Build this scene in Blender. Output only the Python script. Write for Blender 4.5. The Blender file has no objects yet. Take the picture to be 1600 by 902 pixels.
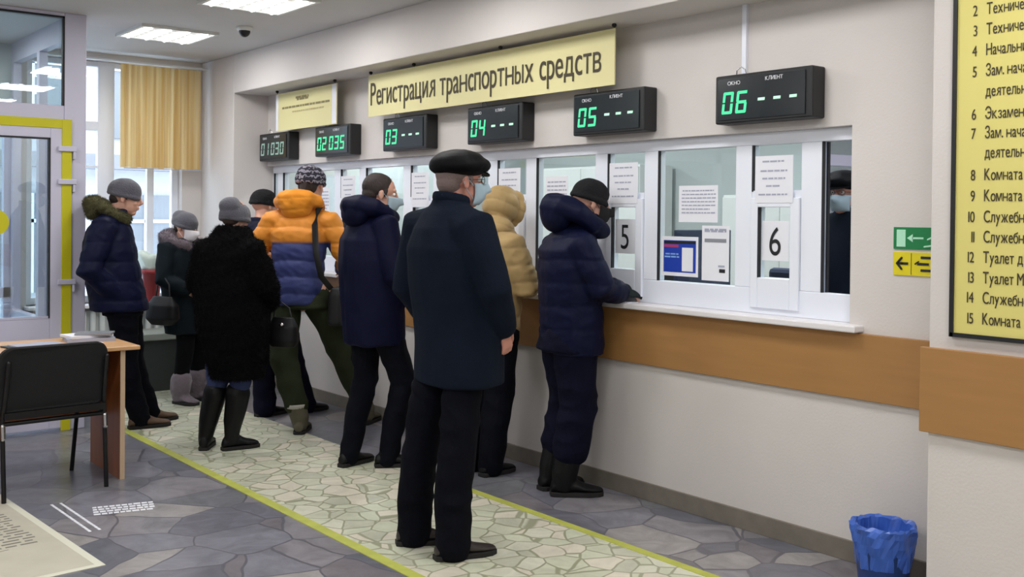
import bpy, math, random
import numpy as np
from mathutils import Matrix, Vector

sc = bpy.context.scene
COL = sc.collection
# ------------------------------------------------------------------ camera
YAW, PITCH, ROLL, F_PX, SHIFT = .677197, .010295, .0099532, 1612.37, -96.48
_cy, _sy = math.cos(YAW), math.sin(YAW)
_F = Vector((_sy, _cy, 0)); _R = Vector((_cy, -_sy, 0)); _U = Vector((0, 0, 1))
_F2 = _F * math.cos(PITCH) - _U * math.sin(PITCH); _U2 = _U * math.cos(PITCH) + _F * math.sin(PITCH)
_R3 = _R * math.cos(ROLL) + _U2 * math.sin(ROLL); _U3 = _U2 * math.cos(ROLL) - _R * math.sin(ROLL)
cam_d = bpy.data.cameras.new('camera'); cam = bpy.data.objects.new('camera', cam_d); COL.objects.link(cam)
cam_d.sensor_width = 36; cam_d.lens = F_PX / 1600 * 36; cam_d.shift_y = SHIFT / 1600; cam_d.clip_start = .05
cam.matrix_world = Matrix(((_R3.x, _U3.x, -_F2.x, 0), (_R3.y, _U3.y, -_F2.y, 0), (_R3.z, _U3.z, -_F2.z, 1.5), (0, 0, 0, 1)))
sc.camera = cam
# ------------------------------------------------------------------ view, world, lights
sc.view_settings.view_transform = 'Standard'; sc.view_settings.look = 'None'
sc.view_settings.gamma = 1; sc.view_settings.use_curve_mapping = False
sc.view_settings.exposure = -0.08
W = bpy.data.worlds.new('winter_sky'); sc.world = W; W.use_nodes = True
W.node_tree.nodes['Background'].inputs[0].default_value = (.80, .88, 1, 1)
W.node_tree.nodes['Background'].inputs[1].default_value = 4.6
HALL_LAMP = 15.0      # watts of one ceiling panel
OFFICE_LAMP = 38.0
LAMP_COL = (1.0, .975, .955)
def area(name, loc, size, power, col=LAMP_COL):
    d = bpy.data.lights.new(name, 'AREA'); d.shape = 'RECTANGLE'; d.size, d.size_y = size; d.energy = power; d.color = col
    o = bpy.data.objects.new(name, d); o.location = loc; COL.objects.link(o); return o

# ------------------------------------------------------------------ materials
def mat(name, col, rough=.6, metal=0, bump=0, bscale=60, var=0, vscale=4, emit=None, estr=1, sheen=0, spec=None, stretch=None, trans=0):
    m = bpy.data.materials.new(name); m.use_nodes = True; nt = m.node_tree; N = nt.nodes; L = nt.links
    b = N['Principled BSDF']; b.inputs['Base Color'].default_value = (*col, 1); b.inputs['Roughness'].default_value = rough; b.inputs['Metallic'].default_value = metal
    if spec is not None: b.inputs['Specular IOR Level'].default_value = spec
    if sheen: b.inputs['Sheen Weight'].default_value = sheen; b.inputs['Sheen Roughness'].default_value = .5
    tc = N.new('ShaderNodeTexCoord'); src = tc.outputs['Object']
    if stretch:
        mp = N.new('ShaderNodeMapping'); mp.inputs['Scale'].default_value = stretch; L.new(src, mp.inputs[0]); src = mp.outputs[0]
    n = N.new('ShaderNodeTexNoise'); n.inputs['Scale'].default_value = vscale; n.inputs['Detail'].default_value = 5; L.new(src, n.inputs[0])
    if var:
        r = N.new('ShaderNodeValToRGB'); L.new(n.outputs['Fac'], r.inputs[0])
        r.color_ramp.elements[0].position = .3; r.color_ramp.elements[1].position = .7
        r.color_ramp.elements[0].color = (*[c * (1 - var) for c in col], 1); r.color_ramp.elements[1].color = (*[min(1, c * (1 + var)) for c in col], 1)
        L.new(r.outputs[0], b.inputs['Base Color'])
    if bump:
        n2 = N.new('ShaderNodeTexNoise'); n2.inputs['Scale'].default_value = bscale; n2.inputs['Detail'].default_value = 4; L.new(src, n2.inputs[0])
        bp = N.new('ShaderNodeBump'); bp.inputs['Strength'].default_value = bump; bp.inputs['Distance'].default_value = .01
        L.new(n2.outputs['Fac'], bp.inputs['Height']); L.new(bp.outputs[0], b.inputs['Normal'])
    if emit: b.inputs['Emission Color'].default_value = (*emit, 1); b.inputs['Emission Strength'].default_value = estr
    return m
def srgb(r, g, b):
    f = lambda v: (v / 255 / 12.92) if v / 255 <= .04045 else ((v / 255 + .055) / 1.055) ** 2.4
    return (f(r), f(g), f(b))
def glass(name, tint=(.93, .96, .95), refl=1.0, base=0.0):
    m = bpy.data.materials.new(name); m.use_nodes = True; N = m.node_tree.nodes; L = m.node_tree.links
    N.remove(N['Principled BSDF']); t = N.new('ShaderNodeBsdfTransparent'); t.inputs[0].default_value = (*tint, 1)
    g = N.new('ShaderNodeBsdfGlossy'); g.inputs['Roughness'].default_value = .01; g.inputs[0].default_value = (.9, .94, 1, 1)
    lw = N.new('ShaderNodeLayerWeight'); lw.inputs[0].default_value = .5
    pw = N.new('ShaderNodeMath'); pw.operation = 'POWER'; L.new(lw.outputs['Facing'], pw.inputs[0]); pw.inputs[1].default_value = 5
    fr = N.new('ShaderNodeMath'); fr.operation = 'MULTIPLY_ADD'; L.new(pw.outputs[0], fr.inputs[0]); fr.inputs[1].default_value = .96; fr.inputs[2].default_value = .04
    ma = N.new('ShaderNodeMath'); ma.operation = 'MULTIPLY_ADD'; ma.inputs[1].default_value = refl; ma.inputs[2].default_value = base; ma.use_clamp = True
    L.new(fr.outputs[0], ma.inputs[0]); mx = N.new('ShaderNodeMixShader'); L.new(ma.outputs[0], mx.inputs[0])
    L.new(t.outputs[0], mx.inputs[1]); L.new(g.outputs[0], mx.inputs[2]); L.new(mx.outputs[0], N['Material Output'].inputs[0]); return m
def paving(name, cols, grout, scale, gw, rough, blotch=.25):
    m = bpy.data.materials.new(name); m.use_nodes = True; N = m.node_tree.nodes; L = m.node_tree.links; b = N['Principled BSDF']; b.inputs['Roughness'].default_value = rough
    tc = N.new('ShaderNodeTexCoord')
    wn = N.new('ShaderNodeTexNoise'); wn.inputs['Scale'].default_value = 3; L.new(tc.outputs['Object'], wn.inputs[0])
    va = N.new('ShaderNodeVectorMath'); va.operation = 'MULTIPLY_ADD'; L.new(wn.outputs['Color'], va.inputs[0]); va.inputs[1].default_value = (.12, .12, 0); L.new(tc.outputs['Object'], va.inputs[2])
    v1 = N.new('ShaderNodeTexVoronoi'); v1.inputs['Scale'].default_value = scale; L.new(va.outputs[0], v1.inputs[0])
    v2 = N.new('ShaderNodeTexVoronoi'); v2.feature = 'DISTANCE_TO_EDGE'; v2.inputs['Scale'].default_value = scale; L.new(va.outputs[0], v2.inputs[0])
    sp = N.new('ShaderNodeSeparateColor'); L.new(v1.outputs['Color'], sp.inputs[0])
    r = N.new('ShaderNodeValToRGB'); r.color_ramp.interpolation = 'CONSTANT'
    while len(r.color_ramp.elements) < len(cols): r.color_ramp.elements.new(.5)
    for i, c in enumerate(cols): e = r.color_ramp.elements[i]; e.position = i / len(cols); e.color = (*c, 1)
    L.new(sp.outputs[0], r.inputs[0])
    nz = N.new('ShaderNodeTexNoise'); nz.inputs['Scale'].default_value = 5; nz.inputs['Detail'].default_value = 8; nz.inputs['Roughness'].default_value = .65; nz.inputs['Distortion'].default_value = 1.5; L.new(tc.outputs['Object'], nz.inputs[0])
    mr = N.new('ShaderNodeMapRange'); mr.inputs['From Min'].default_value = .3; mr.inputs['From Max'].default_value = .7; mr.inputs['To Min'].default_value = 1 - blotch; mr.inputs['To Max'].default_value = 1 + blotch; L.new(nz.outputs['Fac'], mr.inputs[0])
    mu = N.new('ShaderNodeVectorMath'); mu.operation = 'SCALE'; L.new(r.outputs[0], mu.inputs[0]); L.new(mr.outputs[0], mu.inputs['Scale'])
    st = N.new('ShaderNodeMapRange'); st.interpolation_type = 'SMOOTHSTEP'; st.inputs['From Min'].default_value = gw * .4; st.inputs['From Max'].default_value = gw; L.new(v2.outputs['Distance'], st.inputs[0])
    mx = N.new('ShaderNodeMix'); mx.data_type = 'RGBA'; mx.inputs[6].default_value = (*grout, 1); L.new(st.outputs[0], mx.inputs[0]); L.new(mu.outputs[0], mx.inputs[7])
    L.new(mx.outputs[2], b.inputs['Base Color'])
    bp = N.new('ShaderNodeBump'); bp.inputs['Strength'].default_value = .12; bp.inputs['Distance'].default_value = .004; L.new(st.outputs[0], bp.inputs['Height']); L.new(bp.outputs[0], b.inputs['Normal'])
    return m

M = dict(
    wall=mat('wall_paint', srgb(213, 208, 205), .75, bump=.08, bscale=90, var=.015),
    ceil=mat('ceiling_paint', srgb(208, 207, 206), .85, bump=.05, var=.02),
    band=mat('beech_laminate', srgb(166, 122, 72), .45, var=.05, vscale=3, stretch=(1, 1, 9)),
    band2=mat('beech_edge', srgb(190, 145, 90), .5),
    skirt=mat('grey_stone_skirting', srgb(122, 116, 106), .5, var=.1, vscale=14),
    pvc=mat('white_pvc', srgb(236, 241, 252), .35),
    pvcdoor=mat('lilac_white_pvc', srgb(206, 205, 226), .35),
    gasket=mat('black_rubber', srgb(30, 30, 36), .6),
    sill=mat('white_sill', srgb(232, 230, 232), .3),
    glass=glass('clear_glass'), doorglass=glass('door_glass', (.80, .86, .86), 1.6, .05),
    mirror=glass('mirrored_film', (.25, .28, .32), 1.0, .78),
    black=mat('black_plastic', srgb(22, 24, 27), .45), blackm=mat('black_metal', srgb(24, 24, 26), .35, metal=.3),
    chrome=mat('bright_metal', srgb(200, 200, 200), .25, metal=1),
    yellow=mat('yellow_tape', srgb(205, 200, 20), .5), ystrip=mat('yellow_floor_strip', srgb(180, 185, 84), .6, var=.12, vscale=9),
    sign=mat('pale_yellow_board', srgb(222, 215, 160), .5), info=mat('yellow_board', srgb(220, 210, 124), .45),
    txt=mat('brown_lettering', srgb(62, 52, 30), .6), txtd=mat('dark_lettering', srgb(20, 22, 30), .6), txtm=mat('muted_lettering', srgb(138, 128, 88), .6), txtf=mat('faint_lettering', srgb(190, 178, 130), .6),
    paper=mat('white_paper', srgb(232, 234, 242), .8), paperg=mat('printed_grey', srgb(168, 173, 192), .8), blue=mat('blue_print', srgb(24, 60, 170), .5), red=mat('red_print', srgb(170, 60, 110), .5), ltblue=mat('pale_blue_print', srgb(130, 170, 230), .5),
    led=mat('green_led', (.02, .25, .08), .5, emit=(.10, .88, .46), estr=.9), ledw=mat('pale_green_led', (.3, .5, .4), .5, emit=(.5, .85, .62), estr=.8), ledd=mat('dim_led', (.1, .2, .15), .5, emit=(.30, .42, .38), estr=.7),
    screen=mat('smoked_screen', srgb(28, 34, 38), .2), capt=mat('white_caption', srgb(200, 200, 205), .6, emit=(.7, .7, .72), estr=.3),
    green=mat('exit_green', srgb(20, 125, 70), .4), greenl=mat('exit_pale', srgb(180, 235, 205), .4), signy=mat('sign_yellow', srgb(225, 210, 30), .4),
    desk=mat('cherry_laminate', srgb(150, 88, 46), .4, var=.18, vscale=2.5, stretch=(6, 6, 1)), desktop=mat('beech_desktop', srgb(205, 160, 112), .35, var=.08, vscale=3, stretch=(1, 6, 1)), edge=mat('pale_edging', srgb(196, 170, 140), .5),
    fab=mat('black_chair_fabric', srgb(14, 15, 17), .85, bump=.2, bscale=300),
    bag=mat('blue_plastic_bag', srgb(60, 100, 190), .3, var=.15, vscale=12), bin=mat('bin_plastic', srgb(45, 75, 140), .4),
    curtain=None, steelw=mat('enamel_white', srgb(225, 228, 226), .4), bench=mat('dark_grey_vinyl', srgb(52, 58, 56), .6), benchtop=mat('grey_green_top', srgb(150, 156, 148), .5),
    pot=mat('red_pot', srgb(140, 40, 44), .5, var=.1), leaf=mat('leaf_green', srgb(40, 100, 55), .5, var=.2, vscale=30), wrap=mat('white_wrap', srgb(225, 240, 230), .5), soil=mat('soil', srgb(50, 38, 28), .9),
    snow=mat('snow', srgb(240, 243, 248), .8), facade=mat('pale_render', srgb(214, 214, 222), .85, var=.04), facwin=mat('grey_window', srgb(140, 144, 152), .3), facdark=mat('grey_panel', srgb(150, 150, 158), .7),
    office=mat('pale_green_paint', srgb(192, 200, 200), .8), navy=mat('navy_upholstery', srgb(44, 54, 82), .7), floor_o=mat('office_floor', srgb(130, 122, 112), .6),
)
def curtain_mat():
    m = mat('amber_blind', srgb(226, 196, 132), .8, var=.0); N = m.node_tree.nodes; L = m.node_tree.links; b = N['Principled BSDF']
    tr = N.new('ShaderNodeBsdfTranslucent'); tr.inputs[0].default_value = (*srgb(245, 210, 130), 1)
    tc = N.new('ShaderNodeTexCoord'); w = N.new('ShaderNodeTexNoise'); mp = N.new('ShaderNodeMapping'); mp.inputs['Scale'].default_value = (22, 1, .4); L.new(tc.outputs['Object'], mp.inputs[0]); L.new(mp.outputs[0], w.inputs[0]); w.inputs['Scale'].default_value = 1
    r = N.new('ShaderNodeValToRGB'); r.color_ramp.elements[0].position = .35; r.color_ramp.elements[1].position = .65
    r.color_ramp.elements[0].color = (*srgb(226, 200, 142), 1); r.color_ramp.elements[1].color = (*srgb(246, 234, 200), 1)
    L.new(w.outputs['Fac'], r.inputs[0]); L.new(r.outputs[0], b.inputs['Base Color']); L.new(r.outputs[0], tr.inputs[0])
    mx = N.new('ShaderNodeMixShader'); mx.inputs[0].default_value = .55; L.new(b.outputs[0], mx.inputs[1]); L.new(tr.outputs[0], mx.inputs[2]); L.new(mx.outputs[0], N['Material Output'].inputs[0]); return m
M['curtain'] = curtain_mat()
M['floor'] = paving('dark_marble_floor', [srgb(112, 112, 122), srgb(124, 124, 134), srgb(104, 106, 116), srgb(134, 132, 138), srgb(116, 118, 124), srgb(120, 116, 122), srgb(150, 147, 147)], srgb(96, 96, 104), 3.0, .02, .28, .28)
M['path'] = paving('cream_broken_marble', [srgb(214, 215, 196), srgb(202, 205, 183), srgb(220, 214, 197), srgb(207, 211, 188), srgb(195, 197, 178)], srgb(158, 160, 134), 8.0, .05, .3, .12)

# ------------------------------------------------------------------ object helpers
def tag(o, label=None, cat=None, group=None, kind=None):
    if label: o['label'] = label
    if cat: o['category'] = cat
    if group: o['group'] = group
    if kind: o['kind'] = kind
    return o
def empty(name, loc, rz=0, label=None, cat=None, group=None, kind=None):
    o = bpy.data.objects.new(name, None); COL.objects.link(o); o.location = loc; o.rotation_euler = (0, 0, rz); o.empty_display_size = .1
    return tag(o, label, cat, group, kind)
class S:
    """collects geometry; built as ONE mesh object"""
    def __init__(s): s.v = []; s.f = []; s.mi = []; s.cur = 0
    def add(s, vs, fs):
        o = len(s.v); s.v += [tuple(map(float, p)) for p in vs]; s.f += [tuple(i + o for i in f) for f in fs]; s.mi += [s.cur] * len(fs); return s
    def box(s, x0, x1, y0, y1, z0, z1):
        return s.add([(x0, y0, z0), (x1, y0, z0), (x1, y1, z0), (x0, y1, z0), (x0, y0, z1), (x1, y0, z1), (x1, y1, z1), (x0, y1, z1)],
                     [(0, 3, 2, 1), (4, 5, 6, 7), (0, 1, 5, 4), (1, 2, 6, 5), (2, 3, 7, 6), (3, 0, 4, 7)])
    def rings(s, rs, cap=True):
        A = np.array(rs, float); cen = A.reshape(-1, 3).mean(0); A = A - cen; vol = 0
        for i in range(len(A) - 1):
            a, b, c, d = A[i], np.roll(A[i], -1, 0), np.roll(A[i + 1], -1, 0), A[i + 1]
            vol += (np.cross(a, b) * c).sum() + (np.cross(a, c) * d).sum()
        for q, sg in ((A[0], -1), (A[-1], 1)): vol += sg * (np.cross(q[0], q[1:-1]) * q[2:]).sum()
        if vol < 0: rs = [list(q)[::-1] for q in rs]
        n = len(rs[0]); vs = [p for r in rs for p in r]; fs = []
        for i in range(len(rs) - 1):
            for j in range(n):
                a = i * n + j; b = i * n + (j + 1) % n; fs.append((a, b, b + n, a + n))
        if cap:
            fs.append(tuple(range(n - 1, -1, -1))); fs.append(tuple(range((len(rs) - 1) * n, len(rs) * n)))
        return s.add(vs, fs)
    def tube(s, pts, rad, seg=12, ref=(1, 0, 0), round_=True):
        P = [np.array(p, float) for p in pts]; R = [(r, r) if np.isscalar(r) else r for r in rad]
        T = []
        for i in range(len(P)):
            t = (P[min(i + 1, len(P) - 1)] - P[max(i - 1, 0)]); T.append(t / (np.linalg.norm(t) + 1e-9))
        ref = np.array(ref, float); rs = []
        def ring(c, t, a, b):
            r0 = ref if abs(ref @ t) < .95 else np.array([0, 0, 1.]) if abs(t[2]) < .9 else np.array([0, 1., 0])
            side = np.cross(t, r0); side /= np.linalg.norm(side); fr = np.cross(side, t)
            return [c + side * a * math.cos(w) + fr * b * math.sin(w) for w in np.linspace(0, 2 * math.pi, seg, endpoint=False)]
        if round_:
            a, b = R[0]; m = min(a, b)
            for q in (85, 55, 28): rs.append(ring(P[0] - T[0] * m * math.sin(math.radians(q)), T[0], a * math.cos(math.radians(q)), b * math.cos(math.radians(q))))
        for c, t, (a, b) in zip(P, T, R): rs.append(ring(c, t, a, b))
        if round_:
            a, b = R[-1]; m = min(a, b)
            for q in (28, 55, 85): rs.append(ring(P[-1] + T[-1] * m * math.sin(math.radians(q)), T[-1], a * math.cos(math.radians(q)), b * math.cos(math.radians(q))))
        return s.rings(rs)
    def ell(s, c, r, seg=18, nr=10, rot=None):
        c = np.array(c, float); rs = []
        for i in range(nr + 1):
            th = math.pi * (.015 + .97 * i / nr) - math.pi / 2
            rs.append([np.array([math.cos(th) * math.cos(w) * r[0], math.cos(th) * math.sin(w) * r[1], math.sin(th) * r[2]]) for w in np.linspace(0, 2 * math.pi, seg, endpoint=False)])
        if rot is not None: rs = [[rot @ p for p in q] for q in rs]
        return s.rings([[c + p for p in q] for q in rs])
    def secs(s, L, seg=28, pw=2.3):
        """horizontal sections [z, fx, rf, rl, (ly)]"""
        rs = []
        for q in L:
            z, fx, rf, rl = q[:4]; ly = q[4] if len(q) > 4 else 0; ring = []
            for w in np.linspace(0, 2 * math.pi, seg, endpoint=False):
                cx, cy = math.cos(w), math.sin(w)
                ring.append((fx + rf * math.copysign(abs(cx) ** (2 / pw), cx), ly + rl * math.copysign(abs(cy) ** (2 / pw), cy), z))
            rs.append(ring)
        return s.rings(rs)
    def lathe(s, prof, seg=24, c=(0, 0)):
        return s.rings([[(c[0] + r * math.cos(w), c[1] + r * math.sin(w), z) for w in np.linspace(0, 2 * math.pi, seg, endpoint=False)] for r, z in prof])
    def mesh(s, name):
        me = bpy.data.meshes.new(name); me.from_pydata(s.v, [], s.f); me.validate()
        if any(s.mi) and len(me.polygons) == len(s.mi): me.polygons.foreach_set('material_index', s.mi)
        return me
    def obj(s, name, mats, parent=None, smooth=False, bevel=0, label=None, cat=None, group=None, kind=None):
        me = s.mesh(name)
        for m in (mats if isinstance(mats, (list, tuple)) else [mats]): me.materials.append(m)
        o = bpy.data.objects.new(name, me); COL.objects.link(o); o.parent = parent
        if smooth: me.polygons.foreach_set('use_smooth', [True] * len(me.polygons))
        if bevel:
            b = o.modifiers.new('bevel', 'BEVEL'); b.width = bevel; b.segments = 2; b.limit_method = 'ANGLE'
        return tag(o, label, cat, group, kind)
def waves(co, freq, seed, n=9, aniso=(1, 1, 1)):
    rg = np.random.RandomState(seed); out = np.zeros(len(co))
    for i in range(n):
        k = rg.normal(size=3); k /= np.linalg.norm(k); k = k * np.array(aniso) * freq * rg.uniform(.6, 1.5)
        out += np.sin(co @ k * 2 * math.pi + rg.uniform(0, 6.28) + .8 * math.sin(i) * np.sin(co[:, 2] * freq * 3 + i))
    return out / math.sqrt(n)
def remesh(s, name, mats, parent, voxel=.01, smooth=3, disp=None, **kw):
    """union of the collected closed shapes as one continuous smooth surface"""
    me = s.mesh(name + '_src'); o = bpy.data.objects.new(name + '_src', me); COL.objects.link(o)
    r = o.modifiers.new('r', 'REMESH'); r.mode = 'VOXEL'; r.voxel_size = voxel
    if smooth:
        m = o.modifiers.new('s', 'SMOOTH'); m.factor = .5; m.iterations = smooth
    dg = bpy.context.evaluated_depsgraph_get(); dg.update(); ev = o.evaluated_get(dg)
    nm = bpy.data.meshes.new_from_object(ev); bpy.data.objects.remove(o); bpy.data.meshes.remove(me); nm.name = name
    if disp:
        n = len(nm.vertices); co = np.empty(n * 3, np.float32); nm.vertices.foreach_get('co', co); co = co.reshape(-1, 3).astype(float)
        no = np.empty(n * 3, np.float32); nm.vertex_normals.foreach_get('vector', no); no = no.reshape(-1, 3)
        co = co + no * disp(co)[:, None]; nm.vertices.foreach_set('co', co.astype(np.float32).ravel()); nm.update()
    nm.materials.clear()
    for m in (mats if isinstance(mats, (list, tuple)) else [mats]): nm.materials.append(m)
    nm.polygons.foreach_set('use_smooth', [True] * len(nm.polygons))
    ob = bpy.data.objects.new(name, nm); COL.objects.link(ob); ob.parent = parent
    return tag(ob, kw.get('label'), kw.get('cat'), kw.get('group'), kw.get('kind'))
def copy_tree(o, parent=None):
    c = o.copy(); COL.objects.link(c)
    if parent: c.parent = parent
    for ch in list(o.children): copy_tree(ch, c)
    return c
# text: lettering set glyph by glyph as one mesh; on walls facing -X the reading direction is -Y
GL = {}
SUB = {'е': 'e', 'Р': 'P', 'х': 'x', 'о': 'o', 'а': 'a', 'с': 'c', 'р': 'p', 'у': 'y', 'Т': 'T', 'К': 'K', 'С': 'C', 'О': 'O', 'Н': 'H', 'Е': 'E', 'М': 'M'}
def raw_glyph(ch):
    cu = bpy.data.curves.new('t', 'FONT'); cu.body = ch; cu.size = 1; o = bpy.data.objects.new('t', cu); COL.objects.link(o)
    dg = bpy.context.evaluated_depsgraph_get(); dg.update(); me = bpy.data.meshes.new_from_object(o.evaluated_get(dg))
    v = np.array([q.co[:] for q in me.vertices]).reshape(-1, 3); f = [tuple(p.vertices) for p in me.polygons]
    bpy.data.objects.remove(o); bpy.data.curves.remove(cu); bpy.data.meshes.remove(me); return v, f
def glyph(ch):
    if ch in GL: return GL[ch]
    if 'XH' not in GL: GL['XH'] = raw_glyph('x')[0][:, 1].max() * 1.04; GL['IX'] = raw_glyph('п')[0][:, 1].max()
    xh = GL['XH']
    if ch in 'няьык':
        src = {'н': 'H', 'я': 'R', 'ь': 'b', 'ы': 'b', 'к': 'K'}[ch]; v, f = raw_glyph(src); v[:, 0] -= v[:, 0].min(); v[:, 1] *= xh / v[:, 1].max(); v[:, 0] *= .86
        if ch == 'я': v[:, 0] = v[:, 0].max() - v[:, 0]; f = [q[::-1] for q in f]
        if ch == 'ы':
            n = len(v); x = v[:, 0].max() + .08; v = np.vstack([v, [[x, 0, 0], [x + .075, 0, 0], [x + .075, xh, 0], [x, xh, 0]]]); f = f + [(n, n + 1, n + 2, n + 3)]
    else:
        v, f = raw_glyph(SUB.get(ch, ch)); v[:, 0] -= v[:, 0].min()
        if ch in 'гтипдлмцчзвбшщжй': k = xh / GL['IX']; v[:, 1] *= k; v[:, 0] *= .92
    GL[ch] = (v, f, v[:, 0].max()); return GL[ch]
def text(body, size, m, parent, loc, facing='-X', name='lettering', align='LEFT', sx=1.0, depth=.001, shear=0, bold=0, fit=None):
    vs, fs, x = [], [], 0.
    for ch in body:
        if ch == ' ': x += .27; continue
        v, f, w = glyph(ch); n = len(vs)
        vs += [((a + x) * size * sx, b * size, depth) for a, b, _ in v]; fs += [tuple(i + n for i in q) for q in f]
        x += w + (.065 if ch in 'оесрОСэбюд.а' else .09)
    if fit: k = fit / ((x - .08) * size * sx); vs = [(a * k, b, c) for a, b, c in vs]; sx *= k
    w = (x - .08) * size * sx; off = {'LEFT': 0, 'CENTER': -w / 2, 'RIGHT': -w}[align]
    n = len(vs); vs += [(a, b, -depth) for a, b, _ in vs]; fs += [tuple(i + n for i in q[::-1]) for q in fs[:]]
    me = bpy.data.meshes.new(name); me.from_pydata([(a + off, b, c) for a, b, c in vs], [], fs)
    if facing == '-X': me.transform(Matrix(((0, 0, -1, 0), (-1, 0, 0, 0), (0, 1, 0, 0), (0, 0, 0, 1))))
    me.materials.append(m)
    ob = bpy.data.objects.new(name, me); COL.objects.link(ob); ob.parent = parent; ob.location = loc; return ob
# ================================================================== THE ROOM
XW, XF, ZC = 4.0, 3.68, 2.86           # counter wall, front plane of beam and column, ceiling
YE, YP = 9.1, 7.43                     # end wall, glazed partition
def st(name, s, m, parent=None, **k): return s.obj(name, m, parent, kind=None if parent else 'structure', **k)
st('floor', S().box(-2.6, 4.16, -3.1, 9.3, -.1, 0), M['floor'])
st('floor_path', S().box(2.40, 3.33, -3, 9.08, 0, .0015), M['path'])
st('trim_1', S().box(2.345, 2.40, -3, 7.4, 0, .003), M['ystrip'])
st('trim_2', S().box(3.33, 3.38, -3, 5.2, 0, .003), M['ystrip'])
st('ceiling', S().box(-2.6, 4.16, -3.1, 9.3, ZC, ZC + .1), M['ceil'])
st('wall_right', S().box(XF, 4.2, -3.1, 2.05, 0, ZC).box(XF, 4.2, 8.4, YE, 0, ZC).box(XF, 4.2, 2.05, 8.4, 2.53, ZC), M['wall'], bevel=.006)
ZS, ZH = 1.04, 1.915
st('wall_counter', S().box(XW, 4.14, 2.05, 8.4, 0, ZS - .03).box(XW, 4.14, 2.05, 8.4, ZH, 2.53).box(XW, 4.14, 2.05, 2.6, ZS - .03, ZH), M['wall'])
st('wall_left', S().box(-2.7, -2.6, -3.1, 9.3, 0, ZC), M['wall'])
st('wall_back', S().box(-2.6, 4.2, -3.2, -3.1, 0, ZC), M['wall'])
# protective timber band and skirting
st('trim_3', S().box(XW - .022, XW, 2.05, 8.4, .718, 1.005), M['band'], bevel=.003)
st('trim_4', S().box(XF - .022, XF, -3, 2.075, .70, 1.021), M['band'], bevel=.003)
st('baseboard_right', S().box(XW - .015, XW, 2.05, 8.4, 0, .092), M['skirt'], bevel=.002)
st('baseboard_column', S().box(XF - .015, XF, -3, 2.05, 0, .08), M['wall'])
st('baseboard_front', S().box(2.3, XF, YE - .015, YE, 0, .08), M['skirt'])
# end wall with window
WX0, WX1, WZ0, WZ1 = 2.2, 3.50, .72, 2.80
st('wall_front', S().box(2.1, WX0, YE, YE + .2, 0, ZC).box(WX1, 4.2, YE, YE + .2, 0, ZC).box(WX0, WX1, YE, YE + .2, 0, WZ0).box(WX0, WX1, YE, YE + .2, WZ1, ZC), M['wall'])
w2 = empty('window_2', (0, 0, 0), kind='structure')
fr = S(); y0, y1 = YE + .08, YE + .14
for x0, x1 in ((WX0, WX0 + .06), (2.79, 2.93), (WX1 - .06, WX1)): fr.box(x0, x1, y0, y1, WZ0, WZ1)
e = .004
fr.box(WX0 + .05, WX1 - .05, y0 + e, y1 - e, WZ0 + e, WZ0 + .06); fr.box(WX0 + .05, WX1 - .05, y0 + e, y1 - e, WZ1 - .05, WZ1 - e); fr.box(WX0 + .05, 2.795, y0 + e, y1 - e, 2.20, 2.28)
fr.box(2.60, 2.795, y0 + e, y1 - e, 1.88, 1.90)
fr.box(3.22, 3.28, y0 + 2 * e, y1 - 2 * e, WZ0 + .05, WZ1 - .045)
fr.obj('window_frame', M['pvc'], w2, bevel=.004)
S().box(WX0 + .05, WX1 - .05, YE + .105, YE + .115, WZ0 + .05, WZ1 - .04).obj('window_pane', M['glass'], w2)
S().box(WX0 - .02, WX1 + .04, YE - .16, YE + .08, WZ0 - .03, WZ0).obj('window_sill', M['sill'], w2, bevel=.006)

# glazed partition with door (yellow tape round the door frame)
XD = 2.055
PB = S(); p0, p1 = YP, YP + .08
PB.box(2.035, 2.18, p0, p1, 0, ZC)                    # end post
PB.box(-2.6, 2.035, p0, p1, 2.835, ZC); PB.box(-2.6, 2.035, p0, p1, 2.10, 2.225)
PB.box(.98, 1.10, p0, p1, 0, 2.10).box(.98, 1.10, p0, p1, 2.225, 2.835); PB.box(-2.6, -2.5, p0, p1, 0, 2.835); PB.box(-.8, -.7, p0, p1, 0, 2.835)
PB.box(-2.5, .98, p0, p1, 0, .75)
wp = empty('window_3', (0, 0, 0), kind='structure')
PB.obj('window_frame', M['pvcdoor'], wp, bevel=.005)
S().box(1.10, 2.035, p0 + .035, p0 + .045, 2.225, 2.835).obj('transom_pane', M['doorglass'], wp)
S().box(-2.5, .98, p0 + .035, p0 + .045, .75, 2.835).obj('side_pane', M['doorglass'], wp)
g = S().box(2.023, 2.035, p0 - .002, p0 + .03, 2.225, 2.835).box(1.10, 2.035, p0 - .002, p0 + .03, 2.823, 2.835)
g.obj('gasket', M['gasket'], wp)
d1 = empty('door_1', (0, 0, 0), kind='structure')
DB = S().box(1.945, 2.035, p0 - .01, p1 - .01, .02, 2.10).box(1.10, 1.20, p0 - .01, p1 - .01, .02, 2.10).box(1.20, 1.945, p0 - .01, p1 - .01, 2.0, 2.10).box(1.20, 1.945, p0 - .01, p1 - .01, .02, .775)
DB.obj('door_leaf', M['pvcdoor'], d1, bevel=.004)
S().box(1.20, 1.945, p0 + .03, p0 + .04, .775, 2.0).obj('door_pane', M['doorglass'], d1)
S().box(1.935, 1.945, p0 - .012, p0 + .03, .775, 2.0).box(1.20, 1.945, p0 - .012, p0 + .02, 1.99, 2.0).obj('gasket', M['gasket'], d1)
S().box(1.20, 1.935, p0 - .012, p0 + .01, .775, .79).obj('glazing_bead', M['pvcdoor'], d1)
t = S().box(2.018, 2.082, p0 - .016, p0 - .011, .0, 2.13).box(1.05, 2.018, p0 - .016, p0 - .011, 2.068, 2.13)
t.obj('yellow_tape', M['yellow'], d1, bevel=.002, label='yellow marking tape')
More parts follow.
